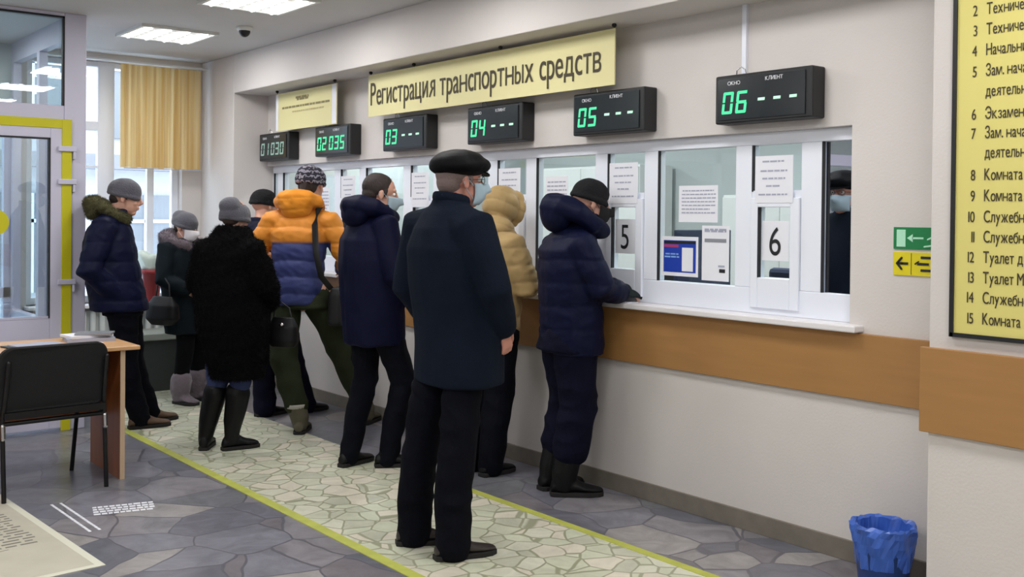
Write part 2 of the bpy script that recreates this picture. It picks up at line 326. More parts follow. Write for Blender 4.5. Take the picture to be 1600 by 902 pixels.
for i, z in enumerate((1.93, 1.705, 1.02)):
    h = S().box(1.99, 2.11, p0 - .034, p0 - .0165, z - .018, z + .018); h.box(2.088, 2.104, p0 - .03, p0, z - .07, z - .018)
    h.obj('hinge', M['pvcdoor'], d1, bevel=.004)
c = S().rings([[(1.612 + .085 * math.cos(w), y, 1.425 + .085 * math.sin(w)) for w in np.linspace(0, 2 * math.pi, 40, endpoint=False)] for y in (p0 + .026, p0 + .029)])
c.obj('door_sticker', M['yellow'], d1, label='round yellow sticker on the glass')
# vestibule beyond the door: outer glazing and side screen
v = S(); v.box(2.08, 2.14, YP + .08, YE, 0, .7).box(2.08, 2.14, YP + .08, YE, 2.7, ZC)
for y in (7.52, 8.25, 9.02): v.box(2.08, 2.14, y, y + .07, .7, 2.7)
v.obj('vestibule_frame', M['pvcdoor'], wp)
st('wall_vestibule', S().box(-2.6, .6, YE, YE + .1, 0, ZC).box(.6, 2.1, YE, YE + .1, 2.3, ZC).box(.6, 2.1, YE, YE + .1, 0, .15), M['office'])
v = S()
for x in (.6, 1.30, 2.03): v.box(x, x + .07, YE, YE + .08, .15, 2.3)
v.box(.6, 2.1, YE, YE + .08, 2.22, 2.3).box(.6, 2.1, YE, YE + .08, .8, .88)
v.obj('outer_door_frame', M['pvcdoor'], wp)
S().box(.6, 2.1, YE + .03, YE + .04, .15, 2.3).obj('outer_pane', M['doorglass'], wp)

# ------------------------------------------------------------------ counter window, one long glazed frame
w1 = empty('window_1', (0, 0, 0), kind='structure')
FX0, FX1 = 4.05, 4.11
fr = S(); gk = S()
ZB, ZT = 1.165, 1.855
fr.box(FX0, FX1, 2.60, 8.40, ZS, ZB).box(FX0, FX1, 2.60, 8.40, ZT, ZH)
mods = [3.18 + 1.005 * k for k in range(6)]
mull = [(2.60, 2.612), (2.785, 2.897)]
for y in mods: mull += [(y, y + .10), (y + .62, y + .72)]
for a, b in mull:
    a, b = min(a, 8.39), min(b, 8.40)
    if b > a + .005: fr.box(FX0, FX1, a, b, ZB, ZT)
fr.obj('window_frame', M['pvc'], w1, bevel=.004)
S().box(3.93, FX0 + .01, 2.53, 8.40, ZS - .03, ZS).obj('window_sill', M['sill'], w1, bevel=.006)
ZM = 1.60
gk.box(FX0 - .001, FX0 + .014, 2.777, 2.785, ZB, ZT)
for k, y in enumerate(mods):
    a = y - .283
    sf = S(); sf.box(FX0 - .012, FX1 - .012, a + .002, a + .052, ZS + .03, ZM).box(FX0 - .012, FX1 - .012, y - .046, y - .002, ZS + .03, ZM)
    sf.box(FX0 - .012, FX1 - .012, a + .052, y - .046, ZM - .045, ZM).box(FX0 - .012, FX1 - .012, a + .052, y - .046, ZS + .03, 1.217)
    if y < 8.3:
        so = sf.obj('service_hatch', M['pvc'], w1, bevel=.004)
        S().box(FX0 + .008, FX0 + .014, a + .052, y - .046, 1.217, ZM - .045).obj('hatch_pane', M['glass'], so)
        S().box(FX0 - .012, FX0 + .008, y - .053, y - .046, 1.217, ZM - .045).obj('gasket', M['gasket'], so)
        fr2 = S().box(FX0 + .002, FX1 - .002, a, y, ZM, ZM + .035).obj('crossbar', M['pvc'], w1)
        S().box(FX0 + .014, FX0 + .020, a, y, ZM + .03, ZT).obj('window_pane', M['glass'], w1)
        gk.box(FX0 - .001, FX0 + .014, y - .008, y, ZM + .03, ZT)
    b0, b1 = y + .10, min(y + .62, 8.38)
    if b1 > b0 + .05:
        S().box(FX0 + .014, FX0 + .020, b0, b1, ZB, ZT).obj('window_pane', M['glass'], w1)
        gk.box(FX0 - .001, FX0 + .014, b1 - .008, b1, ZB, ZT)
gk.obj('gasket', M['gasket'], w1)
mp_ = S().box(-.003, .003, -.088, .088, -.345, .345).obj('mirrored_pane', M['mirror'], w1, label='mirror-like end pane'); mp_.location = (FX0 + .022, 2.698, (ZB + ZT) / 2); mp_.rotation_euler = (0, 0, math.radians(-3.5))

# office behind the counter
st('floor_office', S().box(4.16, 7.6, 1.2, 9.2, -.1, 0), M['floor_o'])
st('ceiling_office', S().box(4.16, 7.6, 1.2, 9.2, ZC, ZC + .1), M['office'])
st('wall_office', S().box(7.5, 7.6, 1.2, 9.2, 0, ZC).box(4.2, 7.5, 1.2, 1.3, 0, ZC).box(4.2, 7.5, 9.1, 9.2, 0, ZC), M['office'])
for y in (2.6, 4.6, 6.6, 8.4):
    r = empty('ceiling_light', (5.6, y, ZC), label='square office ceiling light behind the counter glazing', cat='ceiling light', group='office ceiling lights')
    S().box(-.3, .3, -.3, .3, -.03, 0).obj('housing', M['steelw'], r)
    S().box(-.27, .27, -.27, .27, -.036, -.03).obj('diffuser', mat('lit_diffuser', (1, 1, 1), emit=(1, 1, 1), estr=1.6), r)
    l = area('office_lamp', (0, 0, -.05), (.55, .55), OFFICE_LAMP, (.93, .97, 1.0)); l.parent = r
# ================================================================== LAMPS, CAMERA, BLIND
tubem = mat('lit_tube', (1, 1, 1), emit=(1, .985, .96), estr=7)
refl = mat('lamp_reflector', (.9, .9, .9), .3, emit=(1, .98, .95), estr=.45)
def panel(x, y, label, group=None):
    r = empty('ceiling_light', (x, y, ZC), label=label, cat='ceiling light', group=group)
    h = S()
    for a, b, c, d in ((-.29, .29, -.29, -.265), (-.29, .29, .265, .29), (-.29, -.265, -.265, .265), (.265, .29, -.265, .265)): h.box(a, b, c, d, -.02, 0)
    h.obj('housing', M['steelw'], r)
    S().box(-.265, .265, -.265, .265, -.004, 0).obj('reflector', refl, r)
    for k in range(4):
        S().tube([(-.21 + .14 * k, -.25, -.016), (-.21 + .14 * k, .25, -.016)], [.013, .013], 10).obj('lamp_tube', tubem, r, smooth=True)
    lv = S()
    for k in range(5): lv.box(-.262, .262, -.2 + .1 * k, -.198 + .1 * k, -.02, -.006)
    lv.obj('louvre', M['chrome'], r)
    l = area('lamp_glow', (0, 0, -.03), (.52, .52), HALL_LAMP); l.parent = r
panel(2.86, 7.75, 'square louvred ceiling light nearest the amber blind, fully in view')
panel(2.86, 6.16, 'square louvred ceiling light cut off by the top edge, next to the camera dome')
for x in (2.86, .75, -1.4):
    for y in ((4.55, 2.95, 1.3, -.6) if x > 2 else (6.16, 4.2, 2.2, .2, -1.8)):
        panel(x, y, 'square louvred ceiling light out of view behind and beside the camera', 'ceiling lights outside the frame')
panel(1.4, 8.3, 'added louvred ceiling light brightening the glazed vestibule', 'vestibule lights')
panel(-1.1, 8.3, 'added louvred ceiling light brightening the glazed vestibule', 'vestibule lights')  # extra unseen lamp, added to brighten what the mirrored pane reflects

r = empty('dome_camera', (3.19, 7.1, ZC), label='small black dome camera with white base on the ceiling', cat='security camera')
S().lathe([(.058, 0), (.06, -.012), (.05, -.03)]).obj('camera_base', M['steelw'], r, smooth=True)
S().ell((0, 0, -.03), (.042, .042, .045)).obj('camera_dome', M['black'], r, smooth=True)

# blind in front of the end window
r = empty('window_blind', (0, 0, 0), label='amber vertical slat blind covering the top right of the far window', cat='blind')
bl = S(); rnd = random.Random(3)
n = 15
for k in range(n):
    x = 2.925 + k * (.70 / n); w = .060; a = math.radians(rnd.uniform(12, 26)); z0 = 1.885 + rnd.uniform(-.004, .004)
    dx, dy = w / 2 * math.cos(a), w / 2 * math.sin(a)
    P = []
    for q in (-1, -.33, .33, 1):
        bow = .005 * (1 - q * q); P.append((x + dx * q, 8.93 + dy * q - bow))
    lo = [(a_, b_, z0) for a_, b_ in P]; hi = [(a_, b_, 2.765) for a_, b_ in P]; bk = [(a_, b_ + .0012, z0) for a_, b_ in P]; bh = [(a_, b_ + .0012, 2.765) for a_, b_ in P]
    bl.rings([lo + bk[::-1], hi + bh[::-1]])
bl.obj('blind_slats', M['curtain'], r)
S().box(2.2, 3.66, 8.90, 8.945, 2.775, 2.79).obj('blind_rail', M['steelw'], r, bevel=.003)
S().box(2.93, 3.60, 8.925, 8.93, 1.875, 1.882).obj('bottom_chain', M['paperg'], r)

# radiator, bench, pot plants
r = empty('radiator', (0, 0, 0), label='white ribbed radiator under the far window sill', cat='radiator')
rb = S().box(2.35, 3.62, YE - .05, YE - .02, .20, .66)
for k in range(16): rb.tube([(2.40 + k * .078, YE - .07, .22), (2.40 + k * .078, YE - .07, .64)], [.026, .026], 8)
rb.obj('radiator_ribs', M['steelw'], r, smooth=True)
S().tube([(2.38, YE - .07, .24), (3.64, YE - .07, .24), (3.64, YE - .07, .05)], [.013] * 3, 8).obj('radiator_pipe', M['steelw'], r)
r = empty('bench', (0, 0, 0), label='low dark grey bench with pale top below the far window', cat='bench')
S().box(2.35, 3.60, 8.56, 8.98, .43, .49).obj('bench_top', M['benchtop'], r, bevel=.01)
S().box(2.37, 3.58, 8.59, 8.96, .0, .43).obj('bench_body', M['bench'], r, bevel=.004)
def leafs(s, c, n, L, seed, lift=.6, wid=.035):
    rg = random.Random(seed)
    for i in range(n):
        a = rg.uniform(0, 6.28); l = L * rg.uniform(.6, 1.1); up = rg.uniform(.2, 1) * lift
        d = np.array([math.cos(a), math.sin(a), 0]); sd = np.array([-math.sin(a), math.cos(a), 0]) * wid * rg.uniform(.7, 1.2); b = np.array(c, float)
        p = [b, b + d * l * .35 + np.array([0, 0, l * up * .6]), b + d * l * .75 + np.array([0, 0, l * up * .75]), b + d * l + np.array([0, 0, l * up * .5])]
        w = [.15, 1, .8, .05]; vs = []
        for q, k in zip(p, w): vs += [q - sd * k, q + np.array([0, 0, .006 * k]), q + sd * k]
        o = [v - np.array([0, 0, .0025]) for v in vs]
        f = []
        for k in range(3):
            for e in (0, 1): a0 = k * 3 + e; f += [(a0, a0 + 1, a0 + 4, a0 + 3), (a0 + 12, a0 + 15, a0 + 16, a0 + 13)]
        s.add(vs + o, f)
r = empty('potted_plant', (3.20, 9.0, .72), label='red pot in white wrap with a small green plant between two people', cat='potted plant')
S().lathe([(.06, 0), (.062, .01), (.082, .24), (.092, .245), (.092, .285), (.075, .285), (.07, .27), (.002, .27)]).obj('pot', M['pot'], r, smooth=True)
wr = []
for k, (rr, z) in enumerate(((.06, .26), (.085, .31), (.115, .38), (.125, .43))):
    wr.append([(rr * (1 + .12 * math.sin(5 * w + k)) * math.cos(w), rr * (1 + .12 * math.sin(5 * w + k)) * math.sin(w), z + .02 * math.sin(4 * w) * k / 3) for w in np.linspace(0, 2 * math.pi, 30, endpoint=False)])
inner = [[(x * .95, y * .95, z) for x, y, z in q] for q in wr[::-1]]
S().rings(wr + inner).obj('paper_wrap', M['wrap'], r, smooth=True)
lf = S(); leafs(lf, (0, 0, .30), 26, .11, 4, 1.2); lf.obj('leaves', M['leaf'], r)
r = empty('potted_plant', (2.72, 8.99, .72), label='leafy plant on the sill close behind the man in the olive hood', cat='potted plant')
S().lathe([(.05, 0), (.075, .15), (.08, .15), (.08, .17), (.065, .17), (.002, .16)]).obj('pot', M['bench'], r, smooth=True)
lf = S(); leafs(lf, (0, 0, .17), 30, .18, 8, 2.2); lf.tube([(0, 0, .15), (.01, 0, .42)], [.006, .004], 6); leafs(lf, (.01, 0, .40), 22, .15, 9, 1.2); lf.obj('leaves', M['leaf'], r)

# outside
st('ground_outside', S().box(-12, 16, 9.4, 30, -.3, -.2), M['snow'])
r = empty('building', (0, 0, 0), label='pale building with grey windows seen outside the far window', cat='building')
S().box(-4, 14, 15, 20, -.2, 9).obj('facade', M['facade'], r)
for x in (1.2, 3.2, 4.75, 6.1, 8.2):
    for z in (.4, 2.55, 5.0):
        w = S().box(x, x + .95, 14.93, 15, z, z + 1.35).obj('window', M['facwin'], r)
        S().box(x + .44, x + .50, 14.9, 14.93, z, z + 1.35).box(x, x + .95, 14.9, 14.93, z + .95, z + 1.0).obj('window_bar', M['pvc'], w)
S().box(-4, 14, 14.6, 15, 2.1, 2.3).obj('ledge', M['facdark'], r)

# ================================================================== DISPLAYS AND SIGNS
SEG = {'0': 'abcdef', '1': 'bc', '2': 'abged', '3': 'abgcd', '4': 'fgbc', '5': 'afgcd', '6': 'afgedc', '7': 'abc', '8': 'abcdefg', '9': 'abfgcd', '-': 'g'}
def digit(s, ch, x, z, w, h, t, sh=.12):
    """seven-segment digit in the plane X=const; x runs to the reader's right (-Y)"""
    def bar(a, b, c, d):
        P = [(a, b), (c, b), (c, d), (a, d)]; P = [(p + sh * q, q) for p, q in P]
        vs = [(xx, -(x + p), z + q) for xx in (-.001, .001) for p, q in P]
        s.add(vs, [(0, 1, 2, 3), (7, 6, 5, 4), (0, 4, 5, 1), (1, 5, 6, 2), (2, 6, 7, 3), (3, 7, 4, 0)])
    e = t * .25
    for g_ in SEG[ch]:
        if g_ == 'a': bar(e, h - t, w - e, h)
        if g_ == 'd': bar(e, 0, w - e, t)
        if g_ == 'g': bar(e, h / 2 - t / 2, w - e, h / 2 + t / 2)
        if g_ == 'f': bar(0, h / 2 + e, t, h - e)
        if g_ == 'e': bar(0, e, t, h / 2 - e)
        if g_ == 'b': bar(w - t, h / 2 + e, w, h - e)
        if g_ == 'c': bar(w - t, e, w, h / 2 - e)
def display(yl, num, cli, dim, label):
    """yl: far (reader's left) edge"""
    wd, z0, z1 = .552, 1.953, 2.185
    r = empty('queue_display', (3.90, yl, 0), label=label, cat='queue display')
    S().box(.002, .10, -wd, 0, z0, z1).obj('display_case', M['black'], r, bevel=.008)
    S().box(-.003, .004, -wd + .035, -.02, z0 + .018, z1 - .018).obj('display_screen', M['screen'], r)
    s = S(); 
    for i, ch in enumerate(num): digit(s, ch, .045 + i * .082, z0 + .045, .062, .105, .014)
    o = s.obj('number_digits', M['ledd'] if dim else M['led'], r); o.location = (-.005, 0, 0)
    s = S()
    for i, ch in enumerate(cli):
        if ch == '-': digit(s, ch, .25 + i * .088, z0 + .05, .045, .105, .013)
        else: digit(s, ch, .235 + i * .085, z0 + .045, .062, .105, .014)
    o = s.obj('client_digits', M['ledd'] if dim else (M['ledw'] if '-' in cli else M['led']), r); o.location = (-.005, 0, 0)
    text('ОКНО', .026, M['capt'], r, (-.004, -.08, z1 - .05), name='caption')
    text('КЛИЕНТ', .026, M['capt'], r, (-.004, -.30, z1 - .045), name='caption')
    ry = -.12
    S().tube([(.05, ry - .03, z1), (.045, ry - .025, z1 + .025), (.045, ry, z1 + .04), (.045, ry + .025, z1 + .025), (.05, ry + .03, z1)], [.003] * 5, 6).obj('hanging_loop', M['chrome'], r)
    return r
display(3.29, '06', '---', False, 'black queue display reading 06, the largest and nearest one')
display(4.315, '05', '---', False, 'black queue display reading 05 at the right end of the long banner')
display(5.318, '04', '---', False, 'black queue display reading 04 above the flat cap')
display(6.337, '03', '---', False, 'black queue display reading 03 under the left end of the long banner')
display(7.352, '02', '035', False, 'black queue display with five bright green digits')
display(8.362, '01', '030', True, 'black queue display farthest away with dim grey digits')
# cable duct above display 06
S().box(XW - .018, XW, 3.172, 3.197, 2.18, 2.53).obj('cable_duct', M['pvc'], label='thin white cable duct rising from display 06', cat='cable duct')

# long banner
r = empty('banner_sign', (3.86, 0, 0), label='long pale yellow hanging banner about vehicle registration', cat='sign')
S().box(0, .008, 3.945, 6.47, 2.205, 2.505).obj('banner_panel', M['sign'], r)
for y in (3.95, 4.93, 5.88, 6.44):
    h = S().tube([(.004, y, 2.505), (.004, y, 2.53)], [.002, .002], 6).ell((0, y, 2.521), (.014, .014, .012), 10, 6); h.obj('hook', M['blackm'], r, smooth=True)
text('Регистрация транспортных средств', .235, M['txt'], r, (-.003, 6.435, 2.285), name='banner_lettering', fit=2.39, bold=.0012)
# small notice board
r = empty('hanging_notice', (3.88, 0, 0), label='small pale yellow hanging board with faint lines above the far displays', cat='sign')
S().box(0, .006, 6.97, 8.0, 2.19, 2.50).obj('board_panel', M['sign'], r)
S().box(-.002, .0, 6.975, 7.04, 2.195, 2.495).box(-.002, .0, 7.955, 7.995, 2.195, 2.495).obj('board_border', M['paper'], r)
for y in (7.0, 7.98):
    S().tube([(.003, y, 2.50), (.003, y, 2.53)], [.002, .002], 6).ell((0, y, 2.521), (.014, .014, .012), 10, 6).obj('hook', M['blackm'], r, smooth=True)
def lines(rows, m, parent, loc, name='printed_lines', seed=1, th=.008, face='X'):
    """rows of small word-like dashes: (start, end, z)"""
    rg = random.Random(seed); s = S()
    for a, b, z in rows:
        y = a
        while y < b - .004:
            l = min(rg.uniform(1.5, 5) * th, b - y)
            if face == 'X': s.box(-.0012, 0, -(y + l), -y, z - th / 2, z + th / 2)
            y += l + th * .8
    o = s.obj(name, m, parent); o.location = loc; return o
lines([(.36, .58, 2.445), (.38, .57, 2.43)], M['txtm'], r, (-.002, 8.0, 0), 'heading_lines', 2, .018)
lines([(.12, .92, 2.375)], M['txtm'], r, (-.002, 8.0, 0), 'main_line', 3, .016)
lines([(.30, .84, 2.335)], M['txtf'], r, (-.002, 8.0, 0), 'faint_lines', 4, .012)

# information board on the column
r = empty('information_board', (XF, 0, 0), label='large yellow room directory with black frame on the near column', cat='information board')
bl, br = 1.958, .95
S().box(-.014, -.001, br, bl, 1.085, 3 - .2).obj('board_panel', M['info'], r)
fb = S().box(-.02, -.001, bl - .012, bl + .004, 1.07, 2.8).box(-.02, -.001, br, bl, 1.07, 1.086).box(-.02, -.001, br - .01, br, 1.07, 2.8).box(-.02, -.001, br - .01, bl + .004, 2.8, 2.815)
fb.obj('board_frame', M['black'], r)
rows = [('2', 'Техничес', 2.263), ('3', 'Техничес', 2.19), ('4', 'Начальни', 2.116), ('5', 'Зам. нача', 2.041), ('', 'деятельн', 1.967), ('6', 'Экзамена', 1.886), ('7', 'Зам. нача', 1.816), ('', 'деятельн', 1.745), ('8', 'Комната', 1.665), ('9', 'Комната', 1.589), ('10', 'Служебно', 1.513), ('11', 'Служебно', 1.44), ('12', 'Туалет д', 1.366), ('13', 'Туалет М', 1.292), ('14', 'Служебно', 1.219), ('15', 'Комната', 1.143)]
for a, b, z in rows:
    if a: text(a, .056, M['txt'], r, (-.0155, 1.872, z - .018), name='row_number', align='RIGHT', sx=.66, bold=.001)
    text(b, .062, M['txt'], r, (-.0155, 1.838, z - .018), name='row_text', sx=.58)

# exit signs
r = empty('exit_sign', (XW, 0, 0), label='green exit sign with running figure and left arrow, partly behind the column', cat='sign')
S().box(-.006, 0, 2.10, 2.39, 1.378, 1.470).obj('sign_plate', M['green'], r)
S().box(-.008, -.006, 2.335, 2.375, 1.388, 1.460).obj('door_symbol', M['greenl'], r)
a = S(); a.box(-.008, -.006, 2.255, 2.305, 1.421, 1.429); a.add([(-.008, 2.302, 1.408), (-.008, 2.302, 1.442), (-.008, 2.328, 1.425), (-.006, 2.302, 1.408), (-.006, 2.302, 1.442), (-.006, 2.328, 1.425)], [(0, 1, 2), (5, 4, 3), (0, 2, 5, 3), (2, 1, 4, 5), (1, 0, 3, 4)])
a.obj('arrow', M['greenl'], r)
a = S(); 
for P in ([(2.20, 1.45), (2.20, 1.45)], [(2.215, 1.435), (2.195, 1.41), (2.215, 1.395), (2.25, 1.39)], [(2.19, 1.41), (2.17, 1.395), (2.15, 1.398)], [(2.235, 1.42), (2.21, 1.432), (2.19, 1.42), (2.175, 1.43)]):
    a.tube([(-.007, y, z) for y, z in P] if P[0] != P[1] else [(-.007, 2.20, 1.449), (-.007, 2.20, 1.452)], [.0065 if P[0] == P[1] else .004] * len(P), 8)
a.obj('running_figure', M['greenl'], r)
r = empty('direction_sign', (XW, 0, 0), label='yellow tactile direction sign with black left arrow below the green one', cat='sign')
S().box(-.006, 0, 2.10, 2.39, 1.268, 1.366).obj('sign_plate', M['signy'], r)
S().box(-.0075, -.006, 2.307, 2.309, 1.272, 1.362).obj('divider', M['txt'], r)
a = S().box(-.009, -.006, 2.322, 2.350, 1.313, 1.323)
for q in (1, -1): a.tube([(-.008, 2.372, 1.318), (-.008, 2.352, 1.318 + .023 * q)], [.005, .005], 6)
a.box(-.009, -.006, 2.345, 2.37, 1.313, 1.323)
a.obj('arrow', M['txtd'], r)
a = S()
for z, y1 in ((1.345, 2.19), (1.318, 2.23), (1.292, 2.19)): a.box(-.009, -.006, y1, 2.28 if z == 1.318 else 2.265, z - .005, z + .005)
a.tube([(-.008, 2.29, 1.318), (-.008, 2.275, 1.328)], [.003, .003], 6)
a.obj('symbol', M['txtd'], r)

# papers on the counter glazing
XP = FX0 + .012
def paper(name, y0, y1, z0, z1, label, rows=None, big=None, m='paper', x=XP, group=None, extra=None):
    r = empty(name, (x, y1, 0), label=label, cat='notice', group=group)
    S().box(-.0012, 0, y0 - y1, 0, z0, z1).obj('sheet', M[m], r)
    w = y1 - y0
    if rows: lines([(w * a, w * b, z0 + (z1 - z0) * c) for a, b, c in rows], M['paperg'], r, (-.0014, 0, 0), 'printed_lines', int(y0 * 100) % 97, (z1 - z0) * .035)
    if big: text(big, (z1 - z0) * 1.02, M['txtd'], r, (-.002, -w / 2, z0 + (z1 - z0) * .14), name='numeral', align='CENTER', sx=.8, bold=.002)
    return r
LR = [(.1, .9, .86), (.08, .95, .76), (.08, .95, .66), (.08, .95, .56), (.08, .95, .46), (.08, .8, .36), (.08, .95, .26)]
names = ['6', '5', '4', '3', '2', '1']; wh = ['', ' beside the black beanie man', ' by the beige hood', ' right of the dark-haired man', ' by the patterned beanie']
for k, y in enumerate(mods[:5]):
    a = y - .283
    paper('notice', a + .035, y - .03, 1.575, 1.80, 'white notice with short centred lines above hatch %s%s' % (names[k], wh[k]), [(.2, .8, .88), (.15, .85, .68), (.2, .8, .52), (.3, .7, .36), (.1, .9, .18)], x=FX0 - .013)
    p = paper('hatch_number', a + .068, y - .062, 1.30, 1.49, 'sheet with numeral %s on its service hatch%s' % (names[k], wh[k]), big=names[k], x=FX0 + .006)
paper('notice', 3.40, 3.66, 1.478, 1.667, 'white printed notice at the top of the wide pane left of hatch 6', LR)
r = paper('leaflet', 3.325, 3.50, 1.183, 1.462, 'tall white leaflet with dark heading bar beside the blue poster', [(.1, .9, .93), (.1, .9, .90), (.62, .9, .27)])
S().box(-.0025, -.0012, -.158, -.018, 1.378, 1.396).obj('heading_bar', M['facwin'], r)
S().box(-.0025, -.0012, -.152, -.115, 1.226, 1.244).obj('stamp', M['txtd'], r)
r = paper('poster', 3.525, 3.778, 1.195, 1.402, 'blue poster in white border in the wide pane left of hatch 6')
S().box(-.0022, -.0012, -.238, -.016, 1.215, 1.382).obj('blue_field', M['blue'], r)
S().box(-.0032, -.0022, -.238, -.02, 1.365, 1.378).obj('dark_stripe', M['txtd'], r)
S().box(-.0032, -.0022, -.12, -.02, 1.345, 1.36).obj('red_heading', M['red'], r)
lines([(.03, .12, 1.31), (.025, .125, 1.295)], M['ltblue'], r, (-.0024, 0, 0), 'pale_lines', 5, .008)
S().box(-.0032, -.0022, -.22, -.145, 1.222, 1.345).obj('white_figure', M['paper'], r)
paper('notice', 4.53, 4.73, 1.50, 1.74, 'white notice high in the pane behind the black hood', LR)
paper('notice', 5.45, 5.67, 1.46, 1.70, 'white notice in the pane right of the masked dark-haired man', LR)
paper('notice', 6.46, 6.72, 1.50, 1.77, 'white notice in the pane above the dark-haired man', LR)
paper('notice', 7.40, 7.62, 1.45, 1.72, 'white notice in the pane by the patterned beanie', LR)
paper('notice', 6.78, 6.84, 1.50, 1.58, 'tiny white sticker beside a notice above the dark-haired man')
# papers lying on the sill
def sheet(name, x, y, z, w, l, rz, label, m='paper', th=.002):
    r = S().box(-w / 2, w / 2, -l / 2, l / 2, 0, th).obj(name, M[m], label=label, cat='paper'); r.location = (x, y, z); r.rotation_euler[2] = rz; return r
sheet('document', 3.985, 4.02, ZS, .085, .21, .05, 'white document on the sill in front of the black beanie man')
sheet('document', 3.99, 5.02, ZS, .08, .2, -.06, 'white document on the sill right of the beige coat')
sheet('document', 3.985, 6.25, ZS, .085, .21, .04, 'white document on the sill beside the dark-haired man')

# ================================================================== office contents
def office_chair(x, y, rz, label):
    r = empty('office_chair', (x, y, 0), rz, label, 'office chair', 'office chairs behind the counter')
    S().box(-.23, .23, -.24, .24, .44, .52).obj('seat', M['navy'], r, bevel=.03)
    S().box(.20, .27, -.22, .22, .60, 1.18).obj('backrest', M['navy'], r, bevel=.03)
    S().tube([(0, 0, .08), (0, 0, .44)], [.03, .03], 10).obj('gas_column', M['black'], r)
    S().tube([(.1, 0, .46), (.27, 0, .5), (.28, 0, .7)], [.018] * 3, 8).obj('back_bar', M['black'], r)
    b = S()
    for k in range(5): b.tube([(0, 0, .1), (.28 * math.cos(k * 1.257), .28 * math.sin(k * 1.257), .05)], [.02, .014], 8)
    b.obj('star_base', M['black'], r)
def monitor(x, y, rz, label):
    r = empty('monitor', (x, y, .75), rz, label, 'monitor', 'monitors behind the counter')
    S().box(-.02, .02, -.26, .26, .10, .42).obj('monitor_case', M['black'], r, bevel=.01)
    S().box(.02, .022, -.24, .24, .12, .40).obj('monitor_screen', M['screen'], r)
    S().box(-.03, .0, -.03, .03, 0, .12).box(-.1, .1, -.12, .12, 0, .015).obj('monitor_stand', M['black'], r)
def cabinet(x0, x1, y0, y1, h, label):
    r = empty('office_cabinet', (0, 0, 0), label=label, cat='cabinet')
    S().box(x0, x1, y0, y1, 0, h).obj('cabinet_body', M['steelw'], r, bevel=.004)
    ym = (y0 + y1) / 2
    for a, b in ((y0 + .005, ym - .003), (ym + .003, y1 - .005)):
        d = S().box(x0 - .018, x0, a, b, .05, h - .02).obj('door', M['steelw'], r, bevel=.003)
        yy = b - .05 if b < ym else a + .05
        S().tube([(x0 - .02, yy, h * .5), (x0 - .035, yy, h * .5 + .02), (x0 - .035, yy, h * .5 + .1), (x0 - .02, yy, h * .5 + .12)], [.005] * 4, 6).obj('handle', M['chrome'], d)
for k in range(6):
    yc = 2.75 + k * 1.005
    r = empty('office_desk', (4.62, yc, 0), label='office desk directly behind hatch %s' % names[k], cat='desk', group='desks behind the counter')
    S().box(-.32, .32, -.48, .48, .72, .75).obj('desktop', M['desktop'], r)
    for q in (-.47, .45): S().box(-.30, .30, q, q + .02, 0, .72).obj('side_panel', M['desk'], r)
    monitor(4.80, yc - .30, 0, 'dark monitor on a desk behind hatch %s' % names[k])
    office_chair(5.35, yc + .25, 0, 'navy office chair behind hatch %s' % names[k])
for k, (y, w_) in enumerate(((4.06, 'behind the blue poster'), (5.95, 'behind the beige hood'))):
    r = empty('desk_divider', (4.70, y, .75), 0, 'navy desk divider screen ' + w_, 'divider')
    S().box(-.22, .26, -.015, .015, .02, .68).obj('divider_panel', M['navy'], r, bevel=.006)
    for q in (-.18, .20): S().box(q, q + .03, -.05, .05, 0, .03).obj('foot_clamp', M['steelw'], r)
cabinet(7.0, 7.45, 2.0, 3.6, 2.0, 'tall white cabinet at the back of the office, right')
cabinet(7.0, 7.45, 4.6, 5.8, 1.7, 'white cabinet at the back of the office, middle')
cabinet(7.0, 7.45, 6.8, 8.4, 2.0, 'tall white cabinet at the back of the office, far left')

# ================================================================== DESK, CHAIR, BIN, FLOOR MARKS
r = empty('desk', (0, 0, 0), label='wooden desk with cherry side panel at the left edge', cat='desk')
DY0, DY1, DX1 = 5.84, 6.44, 2.015
S().box(.62, DX1, DY0, DY1, .727, .75).obj('desktop', M['desktop'], r, bevel=.004)
S().box(1.915, 1.937, DY0 + .03, DY1 - .03, 0, .727).obj('side_panel', M['desk'], r)
S().box(1.913, 1.939, DY0 + .024, DY0 + .03, 0, .727).obj('edging', M['edge'], r, label='pale edging')
S().box(.70, .722, DY0 + .03, DY1 - .03, 0, .727).obj('side_panel', M['desk'], r)
S().box(.722, 1.915, DY1 - .14, DY1 - .12, .30, .727).obj('modesty_panel', M['desk'], r)
# things on the desk
r = empty('folder', (1.53, 6.09, .75), math.radians(12), 'black open folder lying on the desk', 'folder')
S().box(-.15, .15, -.11, .11, 0, .008).obj('cover', M['black'], r, bevel=.002); S().box(-.12, .13, -.09, .09, .008, .014).obj('pages', M['paperg'], r)
r = empty('paper_stack', (1.855, 6.25, .75), math.radians(-8), 'slanting stack of papers and a magazine at the right end of the desk', 'papers')
S().box(-.13, .13, -.10, .10, 0, .02).obj('bottom_sheets', M['paperg'], r)
o = S().box(-.12, .12, -.09, .09, 0, .014).obj('top_magazine', M['paper'], r); o.location = (-.01, .01, .021); o.rotation_euler = (0, 0, math.radians(14))
o = S().box(-.10, .10, -.07, .07, 0, .010).obj('dark_booklet', M['facwin'], r); o.location = (.03, -.02, .036); o.rotation_euler = (0, 0, math.radians(-18))
r = empty('hole_punch', (1.76, 5.93, .75), math.radians(5), 'small white device with dark window at the desk front edge', 'stationery')
S().box(-.075, .075, -.025, .025, 0, .022).obj('device_body', M['paper'], r, bevel=.006); S().box(-.055, -.025, -.026, -.02, .004, .016).obj('dark_window', M['black'], r)
sheet('document', 1.14, 6.14, .75, .30, .20, .2, 'white sheet lying on the desk left of the folder')

